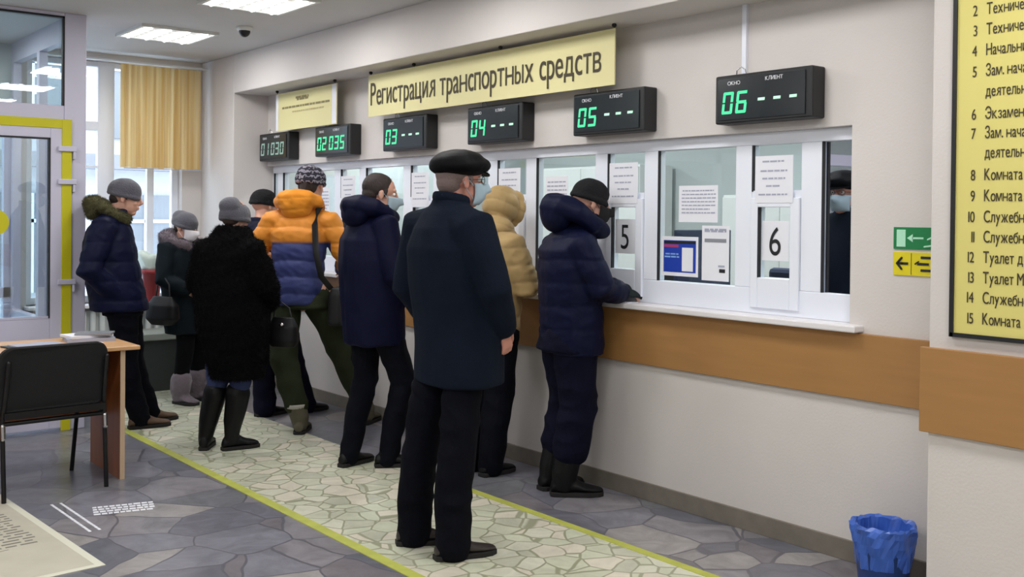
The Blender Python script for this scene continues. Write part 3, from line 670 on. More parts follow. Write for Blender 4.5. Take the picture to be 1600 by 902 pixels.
r = empty('visitor_chair', (1.53, 5.98, 0), math.radians(4), 'black fabric visitor chair tucked under the desk, back towards us', 'chair')
def rq(s, x0, x1, z0, z1, y, th, rad, lean, bow=0):
    """rounded upholstered slab standing in XZ"""
    n = 8; out = []
    for cx, cz, a0 in ((x1 - rad, z1 - rad, 0), (x0 + rad, z1 - rad, 90), (x0 + rad * .6, z0 + rad * .6, 180), (x1 - rad * .6, z0 + rad * .6, 270)):
        rr = rad if a0 < 180 else rad * .6
        for k in range(n + 1): w = math.radians(a0 + 90 * k / n); out.append((cx + rr * math.cos(w), cz + rr * math.sin(w)))
    rs = []
    for t_, sc_ in ((-.5, .96), (-.35, 1), (.35, 1), (.5, .96)):
        cx, cz = (x0 + x1) / 2, (z0 + z1) / 2
        rs.append([((px - cx) * sc_ + cx, y + th * t_ + lean * (pz - z0) + bow * ((px - cx) / (x1 - x0) * 2) ** 2, (pz - cz) * sc_ + cz) for px, pz in out])
    s.rings(rs)
bk = S(); rq(bk, -.29, .265, .455, .80, -.205, .045, .07, -.16, .03); bk.obj('backrest', M['fab'], r, smooth=False, bevel=.004)
se = S(); se.secs([(.415, .0, .22, .0)], 4) if False else None
se.rings([[(x * q, y * q + .02, z) for x, y in [(-.24, -.20), (-.20, -.22), (.20, -.22), (.24, -.20), (.24, .17), (.19, .21), (-.19, .21), (-.24, .17)]] for z, q in ((.415, .95), (.425, 1), (.455, 1), (.465, .95))])
se.obj('seat', M['fab'], r, bevel=.005)
for sx in (-1, 1):
    S().tube([(sx * .262, -.235, 0), (sx * .262, -.20, .41), (sx * .255, -.21, .50), (sx * .25, -.262, .72)], [.0125] * 4, 8).obj('leg', M['blackm'], r, smooth=True, label='rear leg running up into the backrest')
    S().tube([(sx * .25, .25, 0), (sx * .262, .19, .40), (sx * .262, -.2, .41)], [.0125] * 3, 8).obj('leg', M['blackm'], r, smooth=True)
    S().tube([(sx * .262, -.215, .33), (sx * .262, -.208, .39)], [.0145, .0145], 8).obj('leg_collar', M['chrome'], r, label='bright worn patch')
for y in (-.2, .17): S().tube([(-.262, y, .40), (.262, y, .40)], [.012] * 2, 8).obj('seat_bar', M['blackm'], r, smooth=True)
S().box(-.26, .26, -.232, -.214, .425, .46).obj('seat_rail', M['blackm'], r)

r = empty('waste_bin', (3.80, 2.30, 0), 0, 'blue waste bin with a crumpled blue plastic liner by the column', 'waste bin')
S().lathe([(.092, 0), (.095, .01), (.118, .25), (.122, .25), (.122, .256), (.112, .256), (.088, .02), (.002, .018)]).obj('bin_body', M['bin'], r, smooth=True)
rg = random.Random(5); rs = []
for k, (rr, z) in enumerate(((.106, .10), (.113, .16), (.121, .20), (.127, .24), (.129, .262), (.120, .272), (.108, .262), (.098, .20), (.08, .13), (.03, .12))):
    rs.append([((rr + .006 * math.sin(7 * w + k * 1.3) + rg.uniform(-.0035, .0035)) * math.cos(w), (rr + .006 * math.sin(7 * w + k * 1.3) + rg.uniform(-.0035, .0035)) * math.sin(w), z + rg.uniform(-.005, .005)) for w in np.linspace(0, 2 * math.pi, 44, endpoint=False)])
S().rings(rs).obj('bin_liner', M['bag'], r)

# printed floor panel and rows of white dashes on the floor
def matm():
    m = mat('printed_floor_panel', srgb(196, 192, 176), .4, var=.06, vscale=6); return m
r = empty('floor_panel', (1.402, 4.472, 0), math.radians(3.5), 'large cream printed floor panel with text lines in the bottom left corner', 'floor panel')
S().box(-1.9, 0, 0, 1.45, 0, .003).obj('panel_base', matm(), r)
S().box(-1.9, 0, 0, .035, .003, .0035).box(-.035, 0, .035, 1.45, .003, .0035).obj('panel_border', mat('panel_border', srgb(222, 222, 205), .4), r)
s = S(); rg = random.Random(9)
for k in range(21):
    y = .50 + k * .042; x = -1.75
    while x < -.12:
        l = rg.uniform(.02, .09); s.box(x, min(x + l, -.1), y, y + .015, .003, .0034); x += l + .016
s.obj('printed_text', mat('panel_print', srgb(120, 118, 108), .6), r)
s = S()
for P in ([(-1.7, .30), (-1.1, .36), (-.7, .44), (-.25, .47)], [(-1.5, .18), (-1.0, .25), (-.5, .28)]): s.tube([(x, y, .0025) for x, y in P], [(.004, .002)] * len(P), 6, ref=(0, 0, 1))
s.obj('printed_map_lines', mat('panel_lines', srgb(150, 146, 132), .6), r)
def sticker(x, y, rz, w, l, rows, label, th):
    r = empty('floor_marks', (x, y, 0), rz, label, 'floor sticker')
    s = S(); rg = random.Random(int(x * 100))
    for k in range(rows):
        yy = -l / 2 + (k + .5) * l / rows; xx = -w / 2
        while xx < w / 2 - .01:
            q = rg.uniform(.018, .035); s.box(xx, min(xx + q, w / 2), yy - th / 2, yy + th / 2, .0, .0016); xx += q + .006
    s.obj('white_dashes', M['paper'], r)
sticker(1.745, 5.285, math.radians(-14), .29, .17, 4, 'short block of white dash rows on the grey floor', .022)
sticker(1.505, 5.28, math.radians(92), .58, .09, 2, 'two long white dashed lines beside the printed floor panel', .012)
# ================================================================== PEOPLE
SKIN = mat('skin', srgb(206, 158, 138), .55, var=.06, vscale=18); SKIN2 = mat('weathered_skin', srgb(198, 140, 124), .55, var=.08, vscale=18)
EYEW = mat('eye_white', srgb(225, 222, 218), .3); EYED = mat('eye_iris', srgb(50, 38, 30), .2)
def fabric(name, c, rough=.85, bump=.25, bs=120, sheen=0, var=.08, vs=7, spec=.12): return mat(name, c, rough, bump=bump, bscale=bs, sheen=sheen if max(c) > .1 else 0, var=var, vscale=vs, spec=spec)
C = dict(wool=fabric('charcoal_wool', srgb(18, 26, 40), .95, .35, 260), blacktr=fabric('black_trousers', srgb(7, 9, 19)), navytr=fabric('dark_navy_trousers', srgb(12, 14, 34)),
    navyj=fabric('navy_shell', srgb(13, 18, 46), .55, .15, 60, 0), inkj=fabric('ink_shell', srgb(9, 12, 40), .6, .15, 60, 0), blackfur=fabric('black_fur', srgb(5, 5, 7), .95, .5, 90, .05), greyfur=fabric('grey_fur', srgb(112, 102, 110), .95, .5, 90, .3),
    olivefur=fabric('olive_fur', srgb(88, 86, 62), .95, .5, 90, .3), beige=fabric('sand_puffer', srgb(170, 144, 100), .6, .15, 40, .1), olive=fabric('olive_trousers', srgb(44, 50, 34)),
    knitg=mat('grey_knit', srgb(84, 84, 94), .95, bump=.8, bscale=140, sheen=.3), knitdk=mat('black_knit', srgb(10, 12, 18), .95, bump=.8, bscale=140), knitgreen=mat('dark_green_knit', srgb(14, 30, 30), .95, bump=.8, bscale=140),
    cap=fabric('black_cap_cloth', srgb(9, 9, 12), .6, .2, 200), jeans=fabric('blue_jeans', srgb(52, 62, 98)), bootb=mat('black_leather', srgb(9, 10, 13), .5, bump=.1, bscale=60, spec=.25), shoeb=mat('dark_brown_leather', srgb(50, 44, 42), .4, bump=.1, bscale=60),
    suede=mat('brown_suede', srgb(92, 72, 58), .9, bump=.2), khaki=mat('khaki_boot', srgb(84, 80, 64), .8, bump=.2), sole=mat('dark_sole', srgb(26, 24, 24), .8), cuffw=mat('pale_cuff', srgb(170, 168, 160), .8),
    mask=mat('blue_mask', srgb(160, 182, 196), .8), maskw=mat('white_mask', srgb(232, 230, 236), .8), maskb=mat('black_mask', srgb(10, 10, 14), .8),
    hair=mat('dark_hair', srgb(44, 34, 32), .7, bump=.5, bscale=200, stretch=(1, 1, .2)), hairg=mat('cropped_grey_hair', srgb(128, 112, 108), .8, bump=.5, bscale=200), glove=mat('black_green_glove', srgb(14, 30, 30), .8, bump=.5, bscale=160),
    petrol=fabric('petrol_coat', srgb(15, 24, 30), .8), strap=mat('black_strap', srgb(14, 14, 18), .6), leg=fabric('black_leggings', srgb(7, 8, 11)), hairb=mat('brown_hair', srgb(58, 42, 34), .7, bump=.5, bscale=200))
def two_tone():
    m = mat('orange_and_blue_shell', srgb(214, 134, 38), .6, bump=.15, bscale=40); N = m.node_tree.nodes; L = m.node_tree.links; b = N['Principled BSDF']
    tc = N.new('ShaderNodeTexCoord'); sp = N.new('ShaderNodeSeparateXYZ'); L.new(tc.outputs['Object'], sp.inputs[0])
    ay = N.new('ShaderNodeMath'); ay.operation = 'ABSOLUTE'; L.new(sp.outputs[1], ay.inputs[0])
    r = N.new('ShaderNodeValToRGB'); r.color_ramp.interpolation = 'LINEAR'; mr = N.new('ShaderNodeMapRange'); mr.inputs['From Min'].default_value = .8; mr.inputs['From Max'].default_value = 1.6
    L.new(sp.outputs[2], mr.inputs[0]); L.new(mr.outputs[0], r.inputs[0]); e = r.color_ramp.elements
    e[0].position = .62; e[0].color = (*srgb(46, 56, 112), 1); e[1].position = .645; e[1].color = (*srgb(218, 138, 42), 1)
    g_ = N.new('ShaderNodeMath'); g_.operation = 'GREATER_THAN'; g_.inputs[1].default_value = .205; L.new(ay.outputs[0], g_.inputs[0])
    mx = N.new('ShaderNodeMix'); mx.data_type = 'RGBA'; L.new(g_.outputs[0], mx.inputs[0]); L.new(r.outputs[0], mx.inputs[6]); mx.inputs[7].default_value = (*srgb(218, 138, 42), 1)
    L.new(mx.outputs[2], b.inputs['Base Color']); return m
C['twotone'] = two_tone(); C['orange'] = fabric('orange_shell', srgb(218, 138, 42), .6, .15, 40, .1)
def pattern_knit():
    m = mat('patterned_knit', srgb(60, 56, 70), .95, bump=.8, bscale=140); N = m.node_tree.nodes; L = m.node_tree.links; b = N['Principled BSDF']
    tc = N.new('ShaderNodeTexCoord'); v = N.new('ShaderNodeTexWave'); v.wave_type = 'BANDS'; v.bands_direction = 'Z'; v.inputs['Scale'].default_value = 9; v.inputs['Distortion'].default_value = 6; v.inputs['Detail Scale'].default_value = 5; L.new(tc.outputs['Object'], v.inputs[0])
    r = N.new('ShaderNodeValToRGB'); r.color_ramp.interpolation = 'CONSTANT'; r.color_ramp.elements[0].color = (*srgb(42, 40, 54), 1); r.color_ramp.elements[1].position = .72; r.color_ramp.elements[1].color = (*srgb(150, 146, 160), 1)
    L.new(v.outputs['Fac'], r.inputs[0]); L.new(r.outputs[0], b.inputs['Base Color']); return m
C['pattern'] = pattern_knit()

def rz(a): a = math.radians(a); return np.array([[math.cos(a), -math.sin(a), 0], [math.sin(a), math.cos(a), 0], [0, 0, 1]])
def ry(a): a = math.radians(a); return np.array([[math.cos(a), 0, math.sin(a)], [0, 1, 0], [-math.sin(a), 0, math.cos(a)]])
def folds(seed, amp=.006, freq=3.0, aniso=(1, 1, .35)):
    def f(co):
        n = waves(co, freq, seed, 9, aniso); m = waves(co, freq * 2.3, seed + 5, 7, (1, 1, .6))
        return amp * (1 - np.abs(n)) + amp * .35 * m
    return f
def puffs(seed, p=.11, amp=.012, off=0., tilt=0.):
    w = folds(seed, .003, 7, (1, 1, 1.6))
    def f(co):
        t = co[:, 2] + tilt * co[:, 0] + .006 * np.sin(co[:, 1] * 18 + seed)
        return amp * (np.abs(np.sin(math.pi * (t - off) / p)) ** .5 - .75) + w(co)
    return f
def furry(seed, amp=.008):
    def f(co): return amp * waves(co, 9, seed, 9) * .6 + amp * .9 * waves(co, 24, seed + 1, 9) * .6
    return f
def hand(s, w, d, side, curl=.5, k=1.0, spread=None, palm=(0, 0, -1)):
    """w wrist, d pointing direction of the fingers, side direction towards the thumb; palm: where the fingers curl to"""
    w = np.array(w, float); d = np.array(d, float); d /= np.linalg.norm(d); t = np.array(side, float); t -= d * (t @ d); t /= np.linalg.norm(t)
    n = np.array(palm, float); n -= d * (n @ d) + t * (n @ t); n /= np.linalg.norm(n)
    s.rings([[w + d * q * k + t * a * math.cos(o) * k + n * b * math.sin(o) * k for o in np.linspace(0, 2 * math.pi, 12, endpoint=False)] for q, a, b in ((-.015, .022, .017), (.01, .027, .017), (.05, .038, .015), (.085, .038, .013), (.098, .033, .009))])
    for i, (o, l) in enumerate(((.030, .072), (.0105, .08), (-.0095, .075), (-.029, .058))):
        b = w + d * .088 * k + t * o * k; a0 = curl * .5; p = [b]
        dirn = d
        for j, f_ in enumerate((.45, .32, .23)):
            a = a0 + curl * j * .8; v = (d * math.cos(a) + n * math.sin(a) + t * o * 1.2); v /= np.linalg.norm(v); p.append(p[-1] + v * l * f_ * k)
        s.tube(p, [.0088 * k, .0085 * k, .0078 * k, .0068 * k], 8)
    b = w + d * .025 * k + t * .024 * k
    s.tube([b, b + (t * .032 + d * .022 + n * .008) * k, b + (t * .042 + d * .052 + n * .02) * k, b + (t * .038 + d * .074 + n * .03) * k], [.012 * k, .0105 * k, .0095 * k, .0075 * k], 8)
def head(s, c, yaw=0, pitch=0, k=1.0):
    R_ = rz(yaw) @ ry(pitch); c = np.array(c, float)
    T = lambda *p: c + R_ @ (np.array(p, float) * k)
    E = lambda p, r: s.ell(T(*p), np.array(r) * k, 18, 10, R_)
    E((-.012, 0, .03), (.097, .076, .086)); E((.028, 0, -.035), (.063, .057, .085)); E((.052, 0, -.098), (.028, .030, .022)); E((.01, 0, -.07), (.06, .052, .05))
    s.tube([T(.088, 0, .018), T(.100, 0, -.006), T(.112, 0, -.026), T(.098, 0, -.036)], [.009 * k, .010 * k, .013 * k, .010 * k], 10)
    E((.078, .024, .030), (.012, .024, .009)); E((.078, -.024, .030), (.012, .024, .009))
    E((.062, .030, -.03), (.022, .021, .024)); E((.062, -.030, -.03), (.022, .021, .024))
    E((.088, 0, -.060), (.010, .024, .006)); E((.087, 0, -.072), (.009, .020, .006))
    for q in (1, -1): s.ell(T(-.004, q * .078, -.008), np.array((.017, .008, .031)) * k, 12, 8, R_ @ rz(q * -18))
    return R_, T
def shoe(name, c, ang, m, L=.28, kind='shoe', shaft=.10, sr=(.046, .044), par=None, wide=1.0, top=None, disp=None, cuff=None, z0=0.0):
    """c = ankle position on the floor (x,y); ang = toe direction; local to the person"""
    q = min('LR', key=lambda q: abs(CUR['an' + q][0] - c[0]) + abs(CUR['an' + q][1] - c[1])); an_, kn_ = np.array(CUR['an' + q], float), np.array(CUR['kn' + q], float)
    c = (an_[0], an_[1]); o = empty(name, (c[0], c[1], z0), math.radians(ang)); o.parent = par; k = L / .28
    def ax(z):
        p = an_ + (kn_ - an_) * max(0, (z - an_[2]) / (kn_[2] - an_[2])); p = rz(-ang) @ (p - [c[0], c[1], 0]); return (p[0] * min(1, z / .1) - .008, p[1], z)
    s = S(); rs = []
    for x, w, h in ((-.078, .018, .05), (-.070, .030, .075), (-.045, .037, .085), (0, .040, .10), (.05, .043, .085), (.10, .048, .060), (.15, .046, .048), (.185, .034, .040), (.20, .016, .030)):
        x *= k; w *= wide; h = h * (1.1 if kind == 'boot' else 1)
        rs.append([(x, w * math.cos(a) * (1 if math.sin(a) < 0 else (1 - .35 * math.sin(a))), .018 + max(0, (h - .018) * (.5 + .5 * math.sin(a)))) for a in np.linspace(0, 2 * math.pi, 16, endpoint=False)])
    s.rings(rs); zt = shaft
    s.tube([(-.01, 0, .06), ax(max(.1, zt * .5)), ax(zt)], [(sr[0] * .92, sr[0] * 1.0), ((sr[0] + sr[1]) / 2, (sr[0] + sr[1]) / 2 * 1.05), (sr[1], sr[1] * 1.08)], 16)
    up = remesh(s, 'upper', m, o, .007, 2, disp)
    so = S(); P = [(-.080, .024), (-.06, .036), (0, .041), (.06, .046), (.12, .052), (.17, .044), (.198, .024)]
    out = [(x * k, w * wide) for x, w in P] + [(x * k, -w * wide) for x, w in P[::-1]]
    so.rings([[(x, y, z) for x, y in out] for z in (0.001, .024)]); so.obj('sole', C['sole'], o, bevel=.003)
    if cuff: S().lathe([(sr[1] * 1.02, shaft - .03), (sr[1] * 1.12, shaft - .025), (sr[1] * 1.14, shaft), (sr[1] * 1.0, shaft + .005)], 20, ax(shaft)[:2]).obj('cuff', cuff, o, smooth=True)
    return o
def beanie(par, T, R_, m, k=1.0, name='beanie', brim=True, brimm=None, slouch=0, low=0.0):
    s = S(); c = T(-.012 - slouch * .3, 0, .042 - low)
    s.ell(c, np.array((.108 + slouch, .09, .09)) * k, 24, 12, R_)
    if slouch: s.ell(T(-.06, 0, .075), np.array((.07, .07, .06)) * k, 20, 10, R_)
    # cut below the hair line: keep the upper dome by clamping
    cen = T(0, 0, 0); up = R_ @ np.array([0.12, 0, 1.0]); up /= np.linalg.norm(up); lim = .004 - low
    vs = []
    for v in s.v:
        v = np.array(v); h = (v - cen) @ up
        if h < lim * k: v = v + up * (lim * k - h)
        vs.append(tuple(v))
    s.v = vs
    s.tube([T(.098 * math.cos(w) - .012, .084 * math.sin(w), .016 - low + -.012 * math.cos(w)) for w in np.linspace(0, 2 * math.pi, 25)], [.016 * k if brim else .008 * k] * 25, 8, ref=(0, 0, 1), round_=False)
    return remesh(s, name, m, par, .006, 2, lambda co: .0015 * waves(co, 12, 3))
def facemask(par, T, m, k=1.0, low=0):
    rs = []
    for v in np.linspace(0, 1, 9):
        z = -.008 - low - v * .098; bul = math.sin(math.pi * min(1, v * .9 + .1)) ; rf = (.088 + .024 * bul) if v < .8 else .088 + .024 * bul - (v - .8) * .06
        ring = []
        for a in np.linspace(-72, 72, 15): a = math.radians(a); ring.append(T(.010 + rf * math.cos(a) + (.027 if abs(a) < .25 and v < .45 else 0), (.074 - .012 * v) * math.sin(a), z))
        inn = [T(.010 + (rf - .004) * math.cos(a) + (.025 if abs(a) < .25 and v < .45 else 0), (.071 - .012 * v) * math.sin(a), z) for a in np.radians(np.linspace(72, -72, 15))]
        rs.append(ring + inn)
    o = S().rings(rs).obj('face_mask', m, par, smooth=True)
    for q in (1, -1):
        S().tube([T(.035, q * .068, -.02), T(.0, q * .083, .012), T(-.02, q * .084, -.005), T(-.005, q * .080, -.035), T(.035, q * .062, -.08)], [.0018] * 5, 6).obj('ear_loop', m, o)
    return o
CUR = {}
def person(name_, label, pos, ang, J, skin=SKIN):
    CUR.clear(); CUR.update(J)
    r = empty(name_, (pos[0], pos[1], 0), math.radians(ang), label, 'person')
    s = S(); a = lambda k: np.array(J[k], float)
    hip = (a('hipL') + a('hipR')) / 2; ch = a('chest'); nk = a('neck'); hd = a('head')
    s.tube([hip - [0, 0, .02], (hip + ch) / 2, ch, (ch + nk) / 2 + [0, 0, .03]], [(.14, .09), (.12, .085), (.15, .10), (.12, .06)], 18)
    s.tube([nk - [0, 0, .03], nk + [0, 0, .03], hd + rz(J.get('yaw', 0)) @ np.array([-.015, 0, -.05])], [.062, .055, .056], 14)
    for q in 'LR':
        sh, el, wr = a('sh' + q), a('el' + q), a('wr' + q)
        s.tube([ch * .3 + sh * .7, sh, sh * .5 + el * .5, el, el * .6 + wr * .4, wr], [.05, .048, .042, .036, .034, .024], 12)
        d = J.get('hd' + q, (wr - el)); hand(s, wr, d, J.get('th' + q, (1, 0, 0.2)), J.get('curl' + q, .5), .95, palm=J.get('palm' + q, (0, -1 if q == 'L' else 1, 0)))
        h, kn, an = a('hip' + q), a('kn' + q), a('an' + q)
        s.tube([h + [0, 0, .03], h * .5 + kn * .5, kn, kn * .65 + an * .35, an], [.085, .068, .052, .050, .034], 14, ref=(1, 0, 0))
        s.ell(np.array([an[0], an[1], 0]) + rz(J.get('ft' + q, 0)) @ np.array([.015, 0, .042]), (.045, .022, .016), 12, 8, rz(J.get('ft' + q, 0)))
    R_, T = head(s, hd, J.get('yaw', 0), J.get('pitch', 0), J.get('hk', 1.0))
    b = remesh(s, 'body', skin, r, .0055, 2)
    for q in (1, -1):
        e = S().ell(T(.0755, q * .030, .008), (.011,) * 3, 12, 8); e.cur = 1; e.ell(T(.0822, q * .030, .008), (.0055,) * 3, 10, 6); e.obj('eye', [EYEW, EYED], r, smooth=True)
    return r, R_, T
def coat(r, J, secs_, m, disp, sl=(.078, .064, .052), name='coat', voxel=.009, sm=4, extra=None, cuffs=True, collar=None):
    s = S(); s.secs(secs_)
    for q in 'LR':
        sh, el, wr = (np.array(J[k + q], float) for k in ('sh', 'el', 'wr')); e = wr + (el - wr) * .06
        c = np.array([sh[0] * .6, sh[1] * .55, sh[2] + .005])
        s.tube([c, sh, sh * .5 + el * .5, el, el * .5 + e * .5, e], [sl[0] * .95, sl[0], (sl[0] + sl[1]) / 2, sl[1], (sl[1] + sl[2]) / 2, sl[2]], 16)
    if extra: extra(s)
    o = remesh(s, name, m, r, voxel, sm, disp)
    return o
def trousers(r, J, m, rad, top=.95, seed=1, amp=.006, bot=None, name='trousers', voxel=.009):
    """rad: hip, knee, hem"""
    s = S(); hl, hr = np.array(J['hipL'], float), np.array(J['hipR'], float); c = (hl + hr) / 2
    s.secs([[c[2] - .08, c[0] - .01, rad[0] * 1.25, rad[0] + abs(hl[1] - hr[1]) / 2, c[1]], [top, c[0], rad[0] * 1.15, rad[0] * .8 + abs(hl[1] - hr[1]) / 2, c[1]]])
    for q in 'LR':
        h, kn, an = (np.array(J[k + q], float) for k in ('hip', 'kn', 'an')); e = an.copy(); e[2] = bot if bot is not None else .05
        d = (kn - an); e = an + d * ((e[2] - an[2]) / (d[2] + 1e-6)) if bot is not None and bot > an[2] else e
        s.tube([h + [0, 0, -.02], h * .55 + kn * .45 + [0, 0, 0], kn, kn * .5 + e * .5 + [-.01, 0, 0], e], [rad[0], (rad[0] + rad[1]) / 2, rad[1], (rad[1] + rad[2]) / 2, rad[2]], 16)
    f0 = folds(seed, amp, 4, (1, 1, 1.4))
    return remesh(s, name, m, r, voxel, 3, f0)
def hood_down(r, m, c, w=.17, d=.13, t=.075, h=.0, name='hood', disp=None, back=1.0, voxel=.008):
    """thick roll lying round the neck and hanging at the back; c = neck base"""
    c = np.array(c, float); s = S(); pts = []; rad = []
    for a in (-150, -110, -70, -35, 0, 35, 70, 110, 150):
        q = math.cos(math.radians(a)); pts.append(c + np.array([-d * q, w * .8 * math.sin(math.radians(a)), .02 + h * q + (-.03 if q < 0 else .0)])); rad.append((t * (.62 + .38 * max(0, q)), t * (.55 + .25 * max(0, q))))
    s.tube(pts, rad, 14, ref=(0, 0, 1))
    s.ell(c + np.array([-d * back * .92, 0, -.02 + h]), (t * .95, w * .78, t * 1.25), 18, 12)
    s.ell(c + np.array([-d * .5, 0, .015 + h * .5]), (t * 1.0, w * .62, t * .9), 18, 12)
    return remesh(s, name, m, r, voxel, 4, disp or folds(7, .005, 5, (1, 1, 1)))
def tufts(ob, n, L, m, seed, name='fur_pile', zmin=None, r_=.0016, down=.5):
    """short fur standing off a surface, one mesh"""
    me = ob.data; N_ = len(me.vertices); co = np.empty(N_ * 3, np.float32); me.vertices.foreach_get('co', co); co = co.reshape(-1, 3)
    no = np.empty(N_ * 3, np.float32); me.vertex_normals.foreach_get('vector', no); no = no.reshape(-1, 3)
    rg = np.random.RandomState(seed); ix = rg.choice(N_, min(n, N_), replace=False); c = co[ix]; d = no[ix] + rg.normal(size=(len(ix), 3)) * .35 + np.array([0, 0, -down]); d /= np.linalg.norm(d, axis=1)[:, None]
    sd = np.cross(d, rg.normal(size=(len(ix), 3))); sd /= np.linalg.norm(sd, axis=1)[:, None]; s2 = np.cross(d, sd); l = L * rg.uniform(.6, 1.2, (len(ix), 1)); c = c - no[ix] * .003
    v = np.concatenate([c + sd * r_, c - sd * r_ * .5 + s2 * r_, c - sd * r_ * .5 - s2 * r_, c + d * l], 1).reshape(-1, 3)
    f = [(4 * i + a, 4 * i + b, 4 * i + 3) for i in range(len(ix)) for a, b in ((0, 1), (1, 2), (2, 0))]
    nm = bpy.data.meshes.new(name); nm.from_pydata(v.tolist(), [], f); nm.materials.append(m); o = bpy.data.objects.new(name, nm); COL.objects.link(o); o.parent = ob; tag(o, kind='stuff'); return o
def hair_cap(r, T, R_, m, k=1.0, back=0):
    s = S(); s.ell(T(-.024, 0, .040), np.array((.096, .083, .085)) * k, 22, 12, R_); s.ell(T(-.055, 0, -.005), np.array((.058, .070, .062)) * k, 20, 10, R_)
    if back: s.tube([T(-.07, 0, 0), T(-.085, 0, -.08), T(-.075, 0, -.17)], [(.07, .04), (.07, .035), (.055, .02)], 12, ref=(0, 1, 0))
    for q in (1, -1): s.ell(T(.018, q * .070, .012), np.array((.014, .009, .03)) * k, 10, 6, R_)
    return remesh(s, 'hair', m, r, .005, 2, lambda co: .0012 * waves(co, 20, 3, 9, (1, 1, .4)))
def base_J(H, **kw):
    k = H / 1.75; J = dict(hipL=(0, .09, .92 * k), hipR=(0, -.09, .92 * k), knL=(.01, .10, .50 * k), knR=(.01, -.10, .50 * k), anL=(-.03, .11, .10), anR=(-.03, -.11, .10),
        chest=(0, 0, 1.28 * k), neck=(0, 0, 1.48 * k), shL=(-.01, .18, 1.43 * k), shR=(-.01, -.18, 1.43 * k), elL=(-.02, .25, 1.14 * k), elR=(-.02, -.25, 1.14 * k), wrL=(.12, .22, .98 * k), wrR=(.12, -.22, .98 * k), head=(.05, 0, 1.635 * k))
    J.update(kw); return J

# ---------------------------------------------------------------- 1 the man in the flat cap, nearest
J = base_J(1.78, hipL=(0, .09, .9), hipR=(.02, -.09, .9), knL=(-.065, .115, .48), knR=(-.035, -.12, .48), anL=(-.10, .125, .09), anR=(-.075, -.14, .09), chest=(.0, 0, 1.28), neck=(.01, 0, 1.53),
    shL=(-.02, .19, 1.45), shR=(-.01, -.185, 1.45), elL=(-.05, .26, 1.16), elR=(.05, -.265, 1.17), wrL=(.10, .25, .98), wrR=(.15, -.205, 1.0), head=(.055, 0, 1.655), yaw=-14, ftL=-25, ftR=-14, hdR=(.25, 0, -1), curlR=.9, thR=(1, .2, 0), hdL=(.3, 0, -1), curlL=.9)
r, R_, T = person('person', 'man in black flat cap and charcoal coat standing nearest, seen from behind', (2.70, 3.80), 0, J, SKIN2)
coat(r, J, [[.745, .055, .175, .235], [.9, .05, .178, .23], [1.05, .035, .17, .225], [1.2, .01, .165, .222], [1.35, -.012, .155, .215], [1.44, -.015, .13, .175], [1.51, -.002, .105, .145], [1.55, .0, .078, .088], [1.575, .0, .072, .075]], C['wool'], folds(3, .006, 2.6, (1, 1, .3)), (.096, .076, .058))
s = S(); s.tube([(.072 * math.cos(w) + .002, .078 * math.sin(w), 1.572 + .014 * -math.cos(w)) for w in np.radians(np.linspace(40, 320, 17))], [(.013, .026)] * 17, 8, ref=(0, 0, 1)); remesh(s, 'collar', C['wool'], r, .006, 3)
trousers(r, J, C['blacktr'], (.092, .084, .076), .92, 4, .006, .045)
shoe('shoe', (-.10, .13), -25, C['shoeb'], .29, par=r); shoe('shoe', (-.075, -.145), -14, C['shoeb'], .29, par=r)
hair_cap(r, T, R_, C['hairg'])
s = S(); s.ell(T(-.005, 0, .070), (.140, .132, .054), 26, 12, R_ @ ry(-2)); s.ell(T(-.02, 0, .084), (.125, .125, .060), 26, 12, R_ @ ry(-5)); s.ell(T(-.005, 0, .052), (.105, .09, .035), 24, 8, R_)
remesh(s, 'flat_cap', C['cap'], r, .006, 4, folds(5, .003, 6)); s = S(); s.rings([[T(.06 + (.075) * math.cos(a), .085 * math.sin(a), .048 + dz - .02 * math.cos(a)) for a in np.radians(np.linspace(-80, 80, 15))] + [T(.05, .07, .05 + dz), T(.05, -.07, .05 + dz)] for dz in (-.004, .004)]); s.obj('cap_peak', C['cap'], r, bevel=.002)
facemask(r, T, C['mask'])
s = S()
for q in (1, -1): s.tube([T(.096 + .002 * math.cos(w), q * .033 + .022 * math.cos(w), .006 + .017 * math.sin(w)) for w in np.linspace(0, 6.28, 17)], [.0014] * 17, 6, round_=False); s.tube([T(.094, q * .055, .010), T(.0, q * .082, .008)], [.0014] * 2, 6)
s.tube([T(.1, .012, .008), T(.1, -.012, .008)], [.0014] * 2, 6); s.obj('glasses', C['strap'], r)

# ---------------------------------------------------------------- 2 black beanie man at hatch 5
J = base_J(1.68, hipL=(.0, .085, .86), hipR=(.0, -.085, .86), knL=(.04, .08, .47), knR=(.03, -.09, .47), anL=(-.06, .07, .1), anR=(-.04, -.08, .1), chest=(.01, 0, 1.2), neck=(.07, 0, 1.42), shL=(.0, .17, 1.35), shR=(.0, -.17, 1.35),
    elL=(.06, .24, 1.12), elR=(.09, -.235, 1.12), wrL=(.22, .12, 1.085), wrR=(.235, -.14, 1.095), head=(.125, 0, 1.575), yaw=-8, pitch=12, hdR=(1, .1, -.15), thR=(0, 1, .3), curlR=.8, palmR=(0, .2, -1), hdL=(.9, -.5, 0), thL=(0, -1, .3), palmL=(0, 0, -1), ftL=20, ftR=-15)
r, R_, T = person('person', 'person in black beanie and navy puffer with gloved hand on the sill by numeral 5', (3.77, 4.19), -20, J)
coat(r, J, [[.76, .02, .160, .215], [.9, .018, .162, .215], [1.05, .01, .158, .212], [1.2, .0, .16, .215], [1.32, -.005, .15, .205], [1.40, .02, .12, .16], [1.46, .06, .095, .10], [1.52, .085, .085, .085]], C['navyj'], puffs(2, .125, .008, .02), (.088, .080, .066))
hood_down(r, C['navyj'], (.045, 0, 1.485), .165, .13, .088, .055)
trousers(r, J, C['navytr'], (.118, .102, .092), .9, 8, .009, .245)
